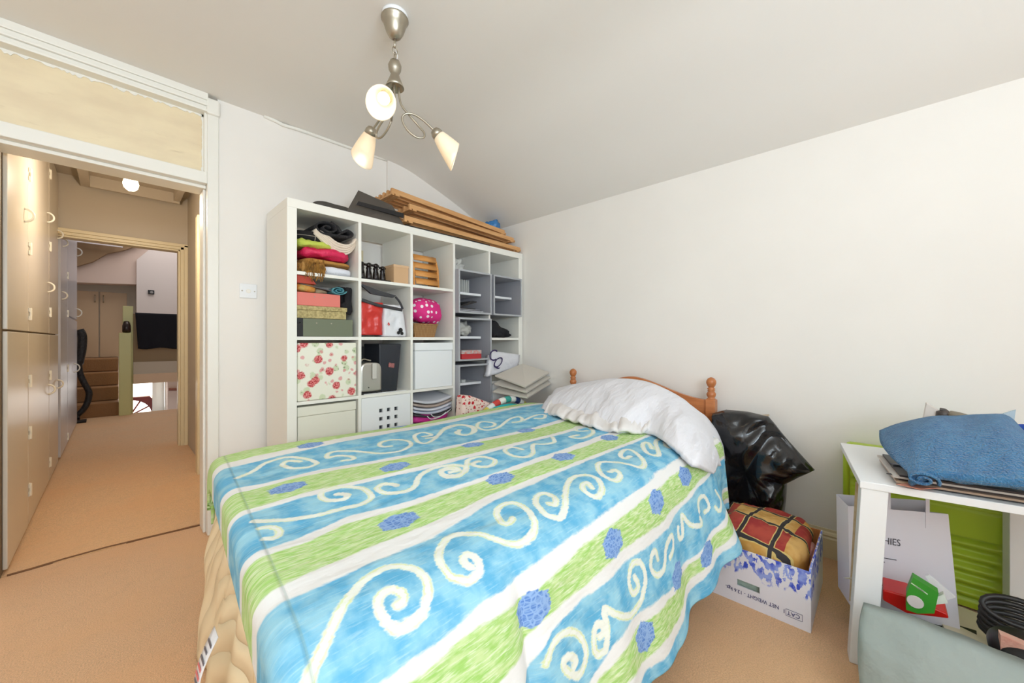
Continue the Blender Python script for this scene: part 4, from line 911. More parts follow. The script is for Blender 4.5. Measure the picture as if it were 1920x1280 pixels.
# projected positions for pattern transfer
fw = Xf*_c+Yf*_s; rt = Xf*_s-Yf*_c
PU = 960+F_*rt/fw; PV = V0-F_*(Zf-H_)/fw
Sf = S_.ravel(); Vf = V_.ravel()
def lookup(pts):
    out = []
    for u, v in pts:
        d2 = (PU-u)**2+(PV-v)**2; c = np.where(d2 < d2.min()+30)[0]
        k = c[np.argmin(fw[c]*200+d2[c])] if len(c) else int(np.argmin(d2))
        out.append((Sf[k], Vf[k]))
    return out
c1 = lambda L: [(400+x/2.462, 760+y/2.462) for x, y in L]
c2_ = lambda L: [(800+x/2.462, 760+y/2.462) for x, y in L]
bounds = [
 c1([(85, 275), (400, 200), (700, 140), (1231, 42)]),
 c1([(92, 298), (400, 222), (700, 158), (1231, 54)]),
 c1([(115, 398), (500, 310), (740, 270), (1000, 222), (1231, 166)]),
 c1([(130, 418), (400, 345), (700, 290), (1000, 232), (1231, 178)]),
 c1([(165, 500), (400, 425), (700, 355), (1000, 284), (1231, 226)]),
 c1([(175, 516), (400, 442), (700, 372), (1000, 300), (1231, 242)]),
 c1([(255, 682), (400, 635), (620, 535), (900, 462)])+c2_([(300, 332), (600, 226), (800, 150)]),
 c1([(265, 712), (450, 645), (600, 568), (900, 486)])+c2_([(300, 352), (600, 248), (820, 165)]),
 c1([(310, 865), (450, 800), (700, 690), (950, 590)])+c2_([(300, 428), (600, 312), (880, 200)]),
 c1([(335, 930), (600, 820), (740, 745), (1000, 640)])+c2_([(300, 462), (550, 352), (800, 245), (980, 150)]),
 c1([(760, 1265), (1000, 1110)])+c2_([(250, 925), (500, 720), (800, 512), (1000, 372), (1180, 235)]),
 c2_([(10, 1190), (200, 1030), (450, 860), (700, 645), (900, 505), (1100, 345), (1195, 270)]),
 c2_([(420, 1120), (520, 985), (740, 805), (900, 655), (1080, 525), (1250, 345)]),
 c2_([(450, 1190), (560, 1035), (740, 862), (930, 692), (1100, 562), (1200, 420), (1340, 352)]),
 c2_([(740, 1270), (850, 1090), (1000, 930), (1110, 850), (1290, 600), (1350, 540)]),
 c2_([(790, 1230), (900, 1110), (1000, 985), (1120, 880), (1290, 640), (1355, 570)]),
 c2_([(930, 1260), (1010, 1150), (1110, 1050), (1270, 740), (1350, 640)]),
]
bl = []
for L in bounds:
    q = np.array(lookup(L)); q = q[np.argsort(q[:, 0])]; md_ = np.median(q[:, 1]); q = q[np.abs(q[:, 1]-md_) < .07]; bl.append(np.interp(Sf, q[:, 0], q[:, 1]))
bv = np.stack(bl, 0)
for i in range(1, len(bl)): bv[i] = np.maximum(bv[i], bv[i-1]+.018)
# signed field: >0 in green / blue with distance to nearest boundary (metres)
bands = [('g', None, 0), ('b', 1, 2), ('g', 3, 4), ('b', 5, 6), ('g', 7, 8), ('b', 9, 10), ('g', 11, 12), ('b', 13, 14), ('g', 15, 16)]
gd = np.full(Sf.shape, -1.); bd = np.full(Sf.shape, -1.)
for kk, a_, b_ in bands:
    lo = bv[a_] if a_ is not None else np.full(Sf.shape, -.5); d = np.minimum(Vf-lo, bv[b_]-Vf)
    if kk == 'g': gd = np.maximum(gd, d)
    else: bd = np.maximum(bd, d)
bd = np.maximum(bd, Vf-(bv[16]+.03))
curves = [
 c1([(440, 1270), (520, 1110), (600, 950), (680, 850), (780, 780), (870, 768), (960, 800), (985, 870), (960, 960), (900, 1025), (840, 1045), (780, 1010), (755, 950), (770, 900), (820, 875), (870, 890), (870, 930), (840, 945)]),
 c2_([(190, 760), (160, 738), (185, 710), (225, 730), (235, 780), (190, 825), (120, 820), (70, 770), (55, 700), (85, 645), (150, 615), (240, 615), (300, 635), (360, 655), (440, 650), (490, 600), (490, 540), (450, 490), (400, 468), (345, 480), (320, 520), (345, 560), (380, 565), (395, 540)]),
 c2_([(560, 470), (592, 475), (590, 440), (545, 422), (505, 440), (510, 480), (550, 520), (610, 535), (635, 480), (640, 420), (655, 365), (700, 338), (760, 340), (800, 370), (803, 415), (770, 437), (730, 415), (715, 385), (740, 370), (758, 395)]),
 c2_([(845, 322), (870, 310), (892, 335), (870, 360), (820, 345), (790, 305), (800, 275), (870, 275), (930, 285), (990, 300), (1000, 270), (960, 225), (915, 213), (893, 240), (915, 258), (940, 245)]),
 c2_([(1040, 210), (1020, 180), (995, 190), (1015, 230), (1070, 242), (1060, 200), (1060, 170), (1110, 155), (1152, 180), (1145, 207), (1108, 202), (1100, 178)]),
 c1([(110, 350), (180, 320), (240, 280), (330, 252), (420, 256), (480, 278), (440, 298), (370, 304), (318, 288), (350, 268), (400, 274)]),
 c1([(600, 266), (645, 262), (640, 248), (580, 243), (528, 255), (535, 230), (600, 222), (700, 226), (770, 234), (860, 222), (912, 195), (900, 175), (840, 168), (775, 180), (770, 200), (820, 200)]),
 c1([(970, 152), (1010, 145), (970, 133), (928, 148), (945, 178), (985, 185), (1030, 155), (1070, 110), (1130, 95), (1200, 105), (1207, 130), (1160, 147), (1118, 135), (1140, 122)]),
 c2_([(0, 162), (50, 150), (80, 120), (150, 98), (212, 112), (200, 142), (150, 142), (150, 122)]),
 c2_([(270, 108), (305, 105), (312, 88), (250, 82), (232, 105), (270, 122), (330, 110), (380, 70), (430, 58), (440, 78), (400, 85)]),
 c2_([(450, 75), (500, 52), (545, 48), (540, 66), (500, 66)]),
 c1([(190, 555), (330, 550), (440, 535), (560, 505), (680, 475), (732, 440), (700, 405), (620, 393), (530, 400), (493, 430), (530, 457), (600, 452), (622, 430), (570, 425)]),
 c1([(212, 590), (270, 585), (302, 605), (280, 636), (235, 640)]),
 c1([(850, 385), (790, 378), (755, 400), (800, 421), (880, 416), (930, 390), (945, 350), (980, 320), (1040, 298), (1100, 288), (1170, 298), (1150, 328), (1090, 342), (1048, 325), (1090, 308), (1130, 316)]),
 c2_([(110, 322), (150, 312), (110, 298), (62, 320), (90, 346), (150, 340), (185, 300), (190, 265), (250, 250), (312, 262), (305, 290), (250, 298), (208, 285), (240, 270)]),
 c2_([(440, 215), (400, 203), (358, 220), (400, 246), (460, 250), (492, 230), (490, 190), (540, 190), (590, 180), (580, 155)]),
 c2_([(700, 145), (660, 155), (720, 162), (772, 132), (740, 105), (690, 105), (690, 125), (740, 125)]),
 c2_([(540, 1180), (560, 1100), (610, 1045), (680, 1045), (717, 1110), (710, 1190), (680, 1240), (620, 1215), (610, 1170), (640, 1150), (672, 1170), (655, 1200)]),
 c2_([(785, 1062), (805, 1030), (790, 1000), (762, 1020), (755, 1090), (775, 1142), (812, 1110), (818, 1010), (800, 930), (850, 955), (920, 970), (970, 900), (996, 800), (975, 722), (935, 728), (913, 800), (935, 867), (962, 830), (945, 790)]),
 c2_([(1050, 705), (1040, 665), (1022, 690), (1018, 750), (1050, 782), (1082, 750), (1085, 690), (1100, 620), (1120, 600), (1122, 660), (1108, 700)]),
 c2_([(1145, 560), (1150, 610), (1168, 600), (1165, 540), (1165, 500), (1200, 548), (1255, 552), (1250, 520)]),
 c2_([(1245, 490), (1240, 440), (1270, 418), (1292, 470), (1270, 492)]),
 c2_([(1320, 395), (1347, 440), (1340, 490), (1320, 470)]),
]
dist = np.full(Sf.shape, 9.)
for L in curves:
    sm_ = crom([(u, v, 0) for u, v in L], 4); q = np.array(lookup([(p.x, p.y) for p in sm_]))
    for i in range(1, len(q)-1): pass
    q2 = q.copy(); q2[1:-1] = (q[:-2]+q[1:-1]*2+q[2:])/4
    for i in range(len(q2)-1):
        A_, B_ = q2[i], q2[i+1]; d = B_-A_; L2 = float(d@d)+1e-12
        if L2 > .06: continue
        tt = np.clip(((Sf-A_[0])*d[0]+(Vf-A_[1])*d[1])/L2, 0, 1)
        dd = np.hypot(Sf-A_[0]-tt*d[0], Vf-A_[1]-tt*d[1]); dist = np.minimum(dist, dd)
fl_ = c1([(450, 193), (345, 395), (850, 97), (840, 297), (855, 553), (1200, 192)])+c2_([(460, 124), (632, 250), (842, 157), (338, 352), (843, 635), (1050, 445), (1183, 330), (478, 935), (987, 1060), (1145, 780), (1285, 680)])
fd = np.full(Sf.shape, 9.)
for (a_, b_) in lookup(fl_):
    x = (Sf-a_)/.052; y = (Vf-b_)/.036; fd = np.minimum(fd, np.maximum(np.abs(x), np.maximum(np.abs(.5*x+.87*y), np.abs(.5*x-.87*y))))
me = bpy.data.meshes.new('duvet')
org = Vector((1.2, 1.15, .1))
# wrinkle relief
wr = np.zeros_like(Xf)
nS, nV = S_.shape
vs = np.stack([Xf-org.x, Yf-org.y, Zf-org.z], 1)
idx = np.arange(nS*nV).reshape(nS, nV)
fc = np.stack([idx[:-1, :-1], idx[1:, :-1], idx[1:, 1:], idx[:-1, 1:]], -1).reshape(-1, 4)
me.from_pydata(vs.tolist(), [], fc.tolist())
me.polygons.foreach_set('use_smooth', [True]*len(me.polygons))
for nm, arr in (('gd', gd), ('bd', bd), ('sw', dist), ('fd', fd), ('ps', Sf), ('pv', Vf)):
    at = me.attributes.new(nm, 'FLOAT', 'POINT'); at.data.foreach_set('value', arr.astype(np.float32))
dm = mat('painted_stripe_cotton', (230, 232, 230), .8); n = ND(dm)
fac = lambda nm: n.attr(nm).outputs['Fac']
cmb = n.n('ShaderNodeCombineXYZ'); n.nt.links.new(fac('ps'), cmb.inputs[0]); n.nt.links.new(fac('pv'), cmb.inputs[1]); uv = cmb.outputs[0]
wob = n.math('SUBTRACT', n.noise(n.mapping(uv, (1, 1, 1)), 9, 5), .5); fine = n.math('SUBTRACT', n.noise(n.mapping(uv, (1, 3, 1)), 60, 5), .5)
e = n.math('ADD', n.math('MULTIPLY', wob, .022), n.math('MULTIPLY', fine, .010))
brush = n.noise(n.mapping(uv, (2.2, 9, 1), rot=(0, 0, .18)), 12, 7); brush2 = n.noise(n.mapping(uv, (1, 1, 1)), 16, 7)
streak = n.noise(n.mapping(uv, (3, 26, 1), rot=(0, 0, .12)), 9, 6)
gm_ = n.smooth(n.math('ADD', fac('gd'), e), -.003, .005); bm2 = n.smooth(n.math('ADD', fac('bd'), e), -.003, .005)
white = C4((232, 232, 230))
green = n.mix(n.smooth(brush, .32, .68), C4((156, 204, 104)), C4((198, 220, 158))); green = n.mix(n.math('MULTIPLY', n.smooth(streak, .48, .68), .75), green, C4((226, 234, 204)))
blue = n.mix(n.smooth(brush2, .35, .66), C4((92, 172, 212)), C4((150, 204, 224))); blue = n.mix(n.math('MULTIPLY', n.smooth(streak, .50, .74), .5), blue, C4((184, 218, 228)))
col = n.mix(gm_, white, green); col = n.mix(bm2, col, blue)
sw = n.math('ADD', fac('sw'), n.math('MULTIPLY', fine, .012))
line = n.smooth(sw, .0125, .0068); core = n.smooth(n.math('ABSOLUTE', n.math('SUBTRACT', sw, .0068)), .0030, .0005)
yel = n.mix(n.smooth(brush2, .4, .6), C4((232, 234, 222)), C4((214, 226, 160)))
col = n.mix(line, col, C4((232, 236, 226))); col = n.mix(n.math('MULTIPLY', core, .75), col, yel)
fm = n.smooth(n.math('ADD', fac('fd'), n.math('MULTIPLY', fine, .5)), 1.03, .93)
vor = n.n('ShaderNodeTexVoronoi', feature='DISTANCE_TO_EDGE'); vor.inputs['Scale'].default_value = 70; n.nt.links.new(uv, vor.inputs['Vector'])
fcol = n.mix(n.smooth(vor.outputs['Distance'], .03, .16), C4((142, 176, 222)), n.mix(n.smooth(streak, .4, .6), C4((84, 128, 200)), C4((128, 164, 216))))
col = n.mix(fm, col, fcol)
seam = n.math('ABSOLUTE', n.math('SUBTRACT', fac('ps'), .004)); col = n.mix(n.math('MULTIPLY', n.smooth(seam, .003, .0008), .35), col, C4((130, 160, 150)))
n.color(col)
wr1 = n.noise(n.mapping(uv, (1.0, 3.0, 1), rot=(0, 0, .5)), 5, 3); wr2 = n.noise(uv, 14, 3); weave = n.noise(uv, 400, 2)
hh = n.math('ADD', n.math('MULTIPLY', wr1, 1.0), n.math('ADD', n.math('MULTIPLY', wr2, .25), n.math('MULTIPLY', weave, .02))); hh = n.math('SUBTRACT', hh, n.math('MULTIPLY', n.smooth(seam, .006, .0), .25)); n.bump(hh, .55, .02)
me.materials.append(dm)
du = bpy.data.objects.new('duvet', me); COL.objects.link(du); du.location = org; ORG['duvet'] = org
md = du.modifiers.new('solid', 'SOLIDIFY'); md.thickness = .012; md.offset = -1
tag(du, 'blue, green and white striped duvet with painted swirls spread over the bed', 'duvet')
# teal corner bit at far foot corner
put(MB().tube(crom([PZ(.56, 413, 880), PZ(.50, 412, 892)-Vector((0, 0, 0)), PZ(.47, 416, 912)], 5), [.012]*10+[.006], 8), 'teal_cord', fab('teal_cord', (50, 120, 112)), 'small dark teal cloth end poking out at the far foot corner', 'cloth')
# ---- pillows
def pillow(sec, zf, name, label, seed, amp, cat='pillow', mt=None, bk=True):
    b = MB(); rows = []; pts = [(PZ(zf[i], *F2), PX(X2, *Cc)) for i, (F2, Cc, X2) in enumerate(sec)]
    Fs = crom([a for a, _ in pts], 9); Cs = crom([c for _, c in pts], 9); m_ = len(Fs)
    for i in range(m_):
        Fp, Cp = Fs[i], Cs[i]; s = i/(m_-1); Bp = Vector((min(2.365, Cp.x+.16), Cp.y+.03, min(.655, Cp.z-.02)))
        row = []; endk = min(1, min(s, 1-s)*9+.0)**.5
        for j in range(25):
            t_ = j/24
            if t_ < .7:
                q = t_/.7; p = Fp.lerp(Cp, q**1.15); p = p+Vector((-.02, 0, .040))*math.sin(PI*q)*(.3+.7*endk)*1.0
            else:
                q = (t_-.7)/.3; p = Cp.lerp(Bp, q)+Vector((0, 0, .012))*math.sin(PI*q)*endk
            w = math.sin(PI*min(1, t_*1.3+.05))
            nz = amp*(N3((s*5, t_*1.6, 0), 1.8, seed)*.6-.9*abs(N3((s*11+t_*2, t_*2.4, 1), 1.5, seed+3))+.35*N3((s*26+t_*5, t_*4, 2), 1.5, seed))
            row.append(p+Vector((-.5*nz, 0, nz*w)))
        rows.append(row)
    b.grid(rows)
    low = [[Vector((p.x+.004, p.y, max(p.z-.012-.10*math.sin(PI*j/24), min(p.z, .655 if p.y > .62 else p.z-.03)))) for j, p in enumerate(r)] for r in rows]
    return b, rows
sec = [((1012, 772), (1041, 727), 2.16), ((1045, 782), (1090, 716), 2.2), ((1095, 792), (1150, 708), 2.22), ((1150, 808), (1210, 713), 2.2), ((1213, 810), (1265, 737), 2.2), ((1262, 838), (1300, 764), 2.18), ((1300, 868), (1334, 806), 2.14), ((1322, 879), (1350, 840), 2.1), ((1338, 888), (1355, 872), 2.06)]
b, rows = pillow(sec, [.64, .645, .65, .65, .65, .645, .61, .57, .51], 'pillow', '', 3, .026)
pm = mat('white_pillowcase', (234, 234, 240), .8, bump=.6, bscale=9, stretch=(1, 3, 1))
o = b.build('pillow', pm, smooth=True, solid=.02); tag(o, 'large white pillow slumped along the headboard and over the bed side', 'pillow')
o.modifiers['solid'].offset = -1
sec2 = [((1020, 776), (1050, 748), 2.08), ((1052, 786), (1085, 765), 2.0), ((1100, 800), (1120, 778), 2.02), ((1150, 811), (1165, 792), 2.03), ((1200, 812), (1215, 800), 2.05), ((1222, 808), (1235, 802), 2.08)]
b = MB(); Fs = crom([PZ(.645, *F2) for F2, _, _ in sec2], 12); Cs = crom([PX(X2, *c) for _, c, X2 in sec2], 12); rows = []
for i in range(len(Fs)):
    s = i/(len(Fs)-1); row = []
    for j in range(13):
        q = j/12; p = Fs[i].lerp(Vector((Cs[i].x, Cs[i].y, max(.66, Cs[i].z))), q)+Vector((-.035, -.012, .030))*math.sin(PI*min(1, q*1.1))
        p += Vector((-.8, -.3, .8))*(.042*abs(N3((s*20, q*1.5, 0), 1, 4))+.018*N3((s*9, q, 3), 1, 1))
        row.append(p)
    rows.append(row)
b.grid(rows); tag(b.build('ruffled_pillowcase', mat('offwhite_cotton', (230, 226, 224), .85, bump=.4, bscale=14), smooth=True, solid=.012), 'crumpled ruffled off-white pillowcase squashed under the big pillow', 'pillowcase')

# ================================================================ BIN BAG + BOX
gb_ = mat('black_bin_liner', (14, 15, 20), .16, bump=.5, bscale=9, coat=.3, var=.0)
out = [PX(2.33, *p) for p in ((1335, 775), (1360, 768), (1400, 772), (1440, 781), (1478, 828), (1527, 882), (1475, 906), (1473, 940), (1470, 962))]
left = PX(2.33, 1300, 960)
b = MB(); cen = Vector((2.33, .50, .40)); ring_ = out+[Vector((2.33, .31, .02)), Vector((2.33, .62, .02)), Vector((2.33, .70, .35)), Vector((2.33, .68, .6))]
rg = [ring_[i].lerp(ring_[(i+1) % len(ring_)], k/8) for i in range(len(ring_)) for k in range(8)]; nR = 16; rows = []
for s in (0,):
    for i in range(-nR, nR+1):
        t_ = i/nR; k = max(0, math.cos(t_*PI/2))**.75; dxx = math.sin(t_*PI/2)*.085
        row = []
        for p in rg+[rg[0]]:
            q = cen.lerp(p, k); nz = (N3((q.y, q.z, t_*.15), 7., 5)*.03+abs(N3((q.y+q.z*.4, q.z*.6, t_*.1), 11., 9))*.045+abs(N3((q.y*.4, q.z-q.y*.5, t_*.1+3), 19., 9))*.02)*(.3+.7*(1-abs(t_)**4))*(1 if abs(k) < .985 else .15)
            row.append(Vector((min(2.45, 2.345+dxx-nz), q.y, max(.003, q.z))))
        rows.append(row)
b.grid(rows); o = put(b, 'bin_bag', gb_, 'shiny black bin bag stuffed between the headboard and the wall', 'bin bag', weld=True)
put(MB().obox(PX(2.40, 1432, 779), (1, 0, 0), (0, 1, -.2), (0, .2, 1), .02, .022, .003), 'cardboard_scrap', mat('beige_card', (200, 178, 150), .8), 'small beige card corner sticking out at the top of the bin bag', 'card', smooth=False)
# cardboard box
BX0, BX1, BY0, BY1, BH = 1.79, 2.2, .182, .56, .225
t = thing('produce_box', 'white cardboard box printed with blue blossoms and upside-down text on the carpet', 'cardboard box', ((BX0+BX1)/2, (BY0+BY1)/2, 0))
kraft = mat('kraft_inside', (196, 128, 72), .85)
bx = mat('white_box_board', (226, 226, 236), .6); n = ND(bx); o = n.obj()
sp_ = n.n('ShaderNodeSeparateXYZ'); n.nt.links.new(o, sp_.inputs[0])
zz = sp_.outputs['Z']; nz = n.noise(n.mapping(o, (1, 1, 1)), 11, 3); n2 = n.noise(n.mapping(o, (1, 1.4, .8)), 38, 5); n3 = n.noise(o, 24, 5)
zone = n.smooth(n.math('ADD', zz, n.math('MULTIPLY', n.math('SUBTRACT', nz, .5), .16)), .128, .142)
fl2 = n.math('MULTIPLY', zone, n.smooth(n2, .46, .50)); c_ = n.mix(n.smooth(n3, .38, .62), C4((60, 84, 206)), C4((150, 168, 232)))
n.color(n.mix(fl2, C4((228, 228, 238)), c_))
w = .006
# front face with hand hole
hy0, hy1, hz0, hz1 = .345, .425, .072, .098
b = MB(); b.box(BX0, BX0+w, BY0, hy0, 0, BH); b.box(BX0, BX0+w, hy1, BY1, 0, BH); b.box(BX0, BX0+w, hy0, hy1, 0, hz0); b.box(BX0, BX0+w, hy0, hy1, hz1, BH)
b.build('front_wall', bx, t)
b = MB(); b.box(BX0+w+.0005, BX0+w+.002, BY0+w, hy0, .003, BH-.001); b.box(BX0+w+.0005, BX0+w+.002, hy0, BY1, .003, .07); b.build('front_lining', kraft, t)
for nm, (y0, y1) in (('side_wall', (BY0, BY0+w)), ('side_wall', (BY1-w, BY1))):
    MB().box(BX0+w, BX1, y0, y1, 0, BH+.01).build(nm, bx if y0 == BY0 else kraft, t)
MB().box(BX0+.02, BX1-.005, BY0+w+.0005, BY0+w+.002, .005, BH+.009).build('lining', kraft, t)
MB().box(BX1-w, BX1, BY0+w, BY1-w, 0, BH+.01).build('back_wall', kraft, t); MB().box(BX0+w, BX1-w, BY0+w, BY1-w, 0, .005).build('base', kraft, t)
blk_ = mat('navy_print', (40, 44, 110), .6)
text_mesh('print', 'NET WEIGHT - 13.6 kgs.', .021, blk_, t, (BX0-.0008, .28, .055), (0, 1, 0), (0, 0, -1), sx=.86)
text_mesh('print', 'CAT I', .021, blk_, t, (BX0-.0008, .214, .050), (0, 1, 0), (0, 0, -1))
b = MB(); y0, y1, za, zb_ = .207, .258, .030, .055
for q in ((y0, y1, za, za+.001), (y0, y1, zb_, zb_+.001), (y0, y0+.001, za, zb_), (y1, y1+.001, za, zb_)): b.box(BX0-.0012, BX0-.0002, *q)
b.build('print_frame', blk_, t)
put(MB().box(BX0+.022, BX0+.035, .335, .435, .055, .112), 'plastic_packing', mat('pale_green_film', (176, 200, 190), .3, bump=.5, bscale=30), 'pale green plastic packing seen through the hand hole of the box', 'plastic', smooth=False)
# patterned cushion cover in the box
pat = mat('red_gold_check', (176, 60, 50), .75); n = ND(pat); o = n.obj()
sx = n.n('ShaderNodeSeparateXYZ'); n.nt.links.new(n.mapping(o, (1, 1, 1), rot=(0, 0, .12)), sx.inputs[0])
def sq(n, s, per, ph, thr=.5): return n.math('LESS_THAN', n.math('FRACT', n.math('ADD', n.math('MULTIPLY', s, 1/per), ph)), thr)
A1 = sq(n, sx.outputs['X'], .26, .15); A2 = sq(n, sx.outputs['Y'], .48, .25)
check = n.math('ABSOLUTE', n.math('SUBTRACT', A1, A2))
nn = n.smooth(n.noise(o, 14, 4), .4, .6)
c_ = n.mix(check, n.mix(nn, C4((196, 146, 70)), C4((210, 166, 98))), n.mix(nn, C4((150, 40, 38)), C4((172, 66, 50))))
e1 = n.math('MAXIMUM', sq(n, sx.outputs['X'], .13, .30, .10), sq(n, sx.outputs['Y'], .12, .70, .12)); e2 = n.math('MAXIMUM', sq(n, sx.outputs['X'], .13, .33, .16), sq(n, sx.outputs['Y'], .12, .73, .18))
c_ = n.mix(e2, c_, C4((206, 180, 110))); c_ = n.mix(e1, c_, C4((48, 42, 44))); n.color(c_); n.bump(n.noise(o, 300, 2), .2, .003)
b = soft((2.0, .37, .03), (.37, .345, .27), 80, .022, 9, .5, crease=.02)
for v in b.v: v.z = v.z-.10*max(0, (BX0+.18-v.x))*1.2 + .03*max(0, (v.x-1.95))
put(b, 'patterned_cushion', pat, 'red and gold checked cushion cover bulging out of the cardboard box', 'cushion')
put(soft((2.03, .215, .05), (.16, .05, .18), 81, .012, 14, .7), 'pink_satin_cloth', fab('dusty_pink_satin', (190, 140, 134), rough=.4), 'dusty pink cloth tucked in beside the checked cushion', 'cloth')
put(soft((2.14, .50, .14), (.10, .12, .12), 82, .02, 16, .8, crease=.02), 'gold_tassel_cloth', fab('gold_brocade', (186, 140, 56), c2=(120, 78, 30), vscale=30), 'gold brocade cloth at the far back corner of the cardboard box', 'cloth')

# ================================================================ SIDE TABLE
TZ = .621; th = .024
e2_ = Vector((.14, -.99, 0)).normalized(); e1_ = Vector((.99, .14, 0)).normalized()
P0 = Vector((1.72, .046, 0)); LW, LD = .62, .58
t = thing('side_table', 'white square side table by the right wall holding a blue towel', 'side table', P0)
cc = P0+e1_*(LD/2)+e2_*(LW/2)+Vector((0, 0, TZ-th/2)); MB().obox(cc, e1_, e2_, (0, 0, 1), LD/2, LW/2, th/2).build('tabletop', M['white'], t, bevel=.002)
for i, (a1, a2) in enumerate(((.004, .004), (LD-.07, .47), (.004, LW-.07), (LD-.07, LW-.07))):
    c = P0+e1_*a1+e2_*a2
    q = [c, c+e1_*.06, c+e1_*.06+e2_*.066, c+e2_*.066]
    if i == 0: bt = [p-e2_*.030 for p in q]
    else: bt = q
    b = MB(); b.add([Vector((p.x, p.y, TZ-th-.0005)) for p in q]+[Vector((p.x, p.y, .001)) for p in bt], [(0, 1, 2, 3), (7, 6, 5, 4)]+[(k, (k+1) % 4, 4+(k+1) % 4, 4+k) for k in range(4)])
    b.build('leg', M['white'], t, bevel=.002)
# weathered wood batten and nail left of the leg
b = MB(); pA, pB = PX(1.80, 1612, 905), PX(1.80, 1600, 1126)
b.obox((pA+pB)/2, (1, 0, 0), (0, 1, 0), (pA-pB), .009, .011, (pA-pB).length/2); t2 = thing('wooden_batten', 'pale weathered wooden batten leaning behind the front table leg', 'wood batten', (pB.x, pB.y, pB.z)); b.build('stick', mat('weathered_wood', (196, 180, 152), .8, c2=(170, 146, 112), vscale=20), t2)
MB().tube([PX(1.79, 1606, 1085), PX(1.79, 1583, 1083)], [.004, .0015], 8).build('nail', M['steel'], t2)
# lime green plastic case against the wall
lime = mat('lime_plastic', (176, 202, 52), .35); lg = thing('lime_plastic_case', 'lime green ribbed plastic case standing against the wall under the table', 'plastic case', (2.42, -.1, .02))
b = MB(); rows = []
gy0, gy1, gz0, gz1 = .115, -.37, .012, .60
def ribz(z):
    if .29 < z < .40: return .012
    return .010*math.sin(z*2*PI/.050)
NZ = 120
for i in range(NZ+1):
    z = gz0+(gz1-gz0)*i/NZ; row = []
    for j in range(41):
        s = j/40; y = gy0+(gy1-gy0)*s; ed = min(s, 1-s)*(gy0-gy1); ez = min(z-gz0, gz1-z)
        x = 2.385
        if ed > .03 and ez > .025: x = 2.397-ribz(z)
        row.append(Vector((x, y, z)))
    rows.append(row)
b.grid(rows); b.build('ribbed_front', lime, lg, smooth=True)
b = MB(); pts = []
r = .03
b.box(2.412, 2.475, gy1, gy0, gz0, gz1); b.build('shell', lime, lg, bevel=.015)
b = MB(); b.tube([(2.384, gy0-.004, gz0+.02), (2.384, gy0-.004, gz1-.03), (2.384, gy0-.03, gz1-.004), (2.384, gy1+.03, gz1-.004), (2.384, gy1+.004, gz1-.03), (2.384, gy1+.004, gz0+.02)], .012, 8); b.build('rim', lime, lg, smooth=True)
b = MB(); b.tube([(2.375, .0, .34), (2.368, -.02, .352), (2.368, -.16, .352), (2.375, -.18, .34)], .006, 6); b.build('carry_handle', lime, lg)
# white gift bag with text
gbag = thing('paper_gift_bag', 'white paper bag with grey lettering standing under the side table', 'paper bag', (2.0, -.05, .0))
wpm = mat('white_paper', (226, 224, 232), .6)
A = PX(1.93, 1598, 942); B = PX(1.93, 1700, 958); D = PX(1.93, 1580, 1090)
c0 = Vector((1.93, .085, 0)); fr = [(1.93, .085), (1.99, -.02), (2.10, -.20)]
a1, a2 = Vector((1.90, .078, 0)), Vector((2.00, -.20, 0)); nrm = (a2-a1).cross(Vector((0, 0, 1))).normalized()
if nrm.x < 0: nrm = -nrm
hb = .47; sf = .03; dp = .12
b = MB(); f0 = [a1+Vector((0, 0, .10)), a2+Vector((0, 0, .10)), a2.lerp(a1, .1)+Vector((0, 0, hb+.02)), a1.lerp(a2, -.02)+Vector((0, 0, hb))]
f1_ = [p+nrm*dp for p in f0]; mid = [a2+nrm*dp*.5+(a1-a2)*.12+Vector((0, 0, .10)), a2.lerp(a1, .18)+nrm*dp*.5+Vector((0, 0, hb))]
b.add(f0+f1_+mid, [(0, 1, 2, 3), (5, 4, 7, 6), (0, 3, 7, 4), (1, 8, 9, 2), (8, 5, 6, 9), (4, 5, 8, 1, 0)]); b.build('body', wpm, gbag)
tx = (a2-a1).normalized(); ink2 = mat('grey_ink', (84, 82, 92), .6)
def on(s, z): return a1+(a2-a1)*s+Vector((0, 0, z))-nrm*.0015
text_mesh('print', 'HIES', .034, ink2, gbag, on(.32, .352), tx, (0, 0, 1), sx=.72); 
for k, (s0, z, w_) in enumerate(((.28, .30, .06), (.28, .285, .02), (.25, .215, .10), (.25, .200, .08))): MB().obox(on(s0+w_/.6, z), tx, nrm, (0, 0, 1), w_/2*.6, .0006, .0011).build('small_print', ink2, gbag)
for (s0, off) in ((.36, 0), (.72, .0)):
    p = on(s0, hb-.02)-nrm*0; b = MB(); b.obox(p+Vector((0, 0, .045)), tx, nrm, (.0, 0, 1), .008 if s0 < .5 else .005, .001, .065); b.build('ribbon_handle', wpm, gbag)
# pile support: low shelf with stuff beneath table
rc = mat('red_plastic_gloss', (206, 26, 20), .3)
put(MB().prism([(1.86, .04, .002), (2.0, .05, .002), (2.04, -.24, .002), (1.80, -.22, .002)], (0, 0, .095)), 'dark_shoebox', M['black'], 'dark box on the floor under the white paper bag', 'box', smooth=False)
b = MB(); q = [PX(1.80, *p) for p in ((1655, 1105), (1700, 1117), (1775, 1150), (1780, 1160), (1700, 1150), (1655, 1125))]
put(MB().prism(q, (.10, .0, 0)), 'red_toy_case', rc, 'glossy red plastic object wedged under the white paper bag', 'toy', smooth=False, bevel=.004)
gr = thing('green_carton', 'small green carton with white text and a round lamp picture', 'carton', PX(1.76, 1720, 1145))
q = [PX(1.74, *p) for p in ((1712, 1082), (1760, 1112), (1752, 1150), (1720, 1150), (1699, 1143), (1700, 1112))]
grm = mat('green_card', (58, 150, 44), .45)
MB().prism(q, (.035, 0, 0)).build('box_body', grm, gr)
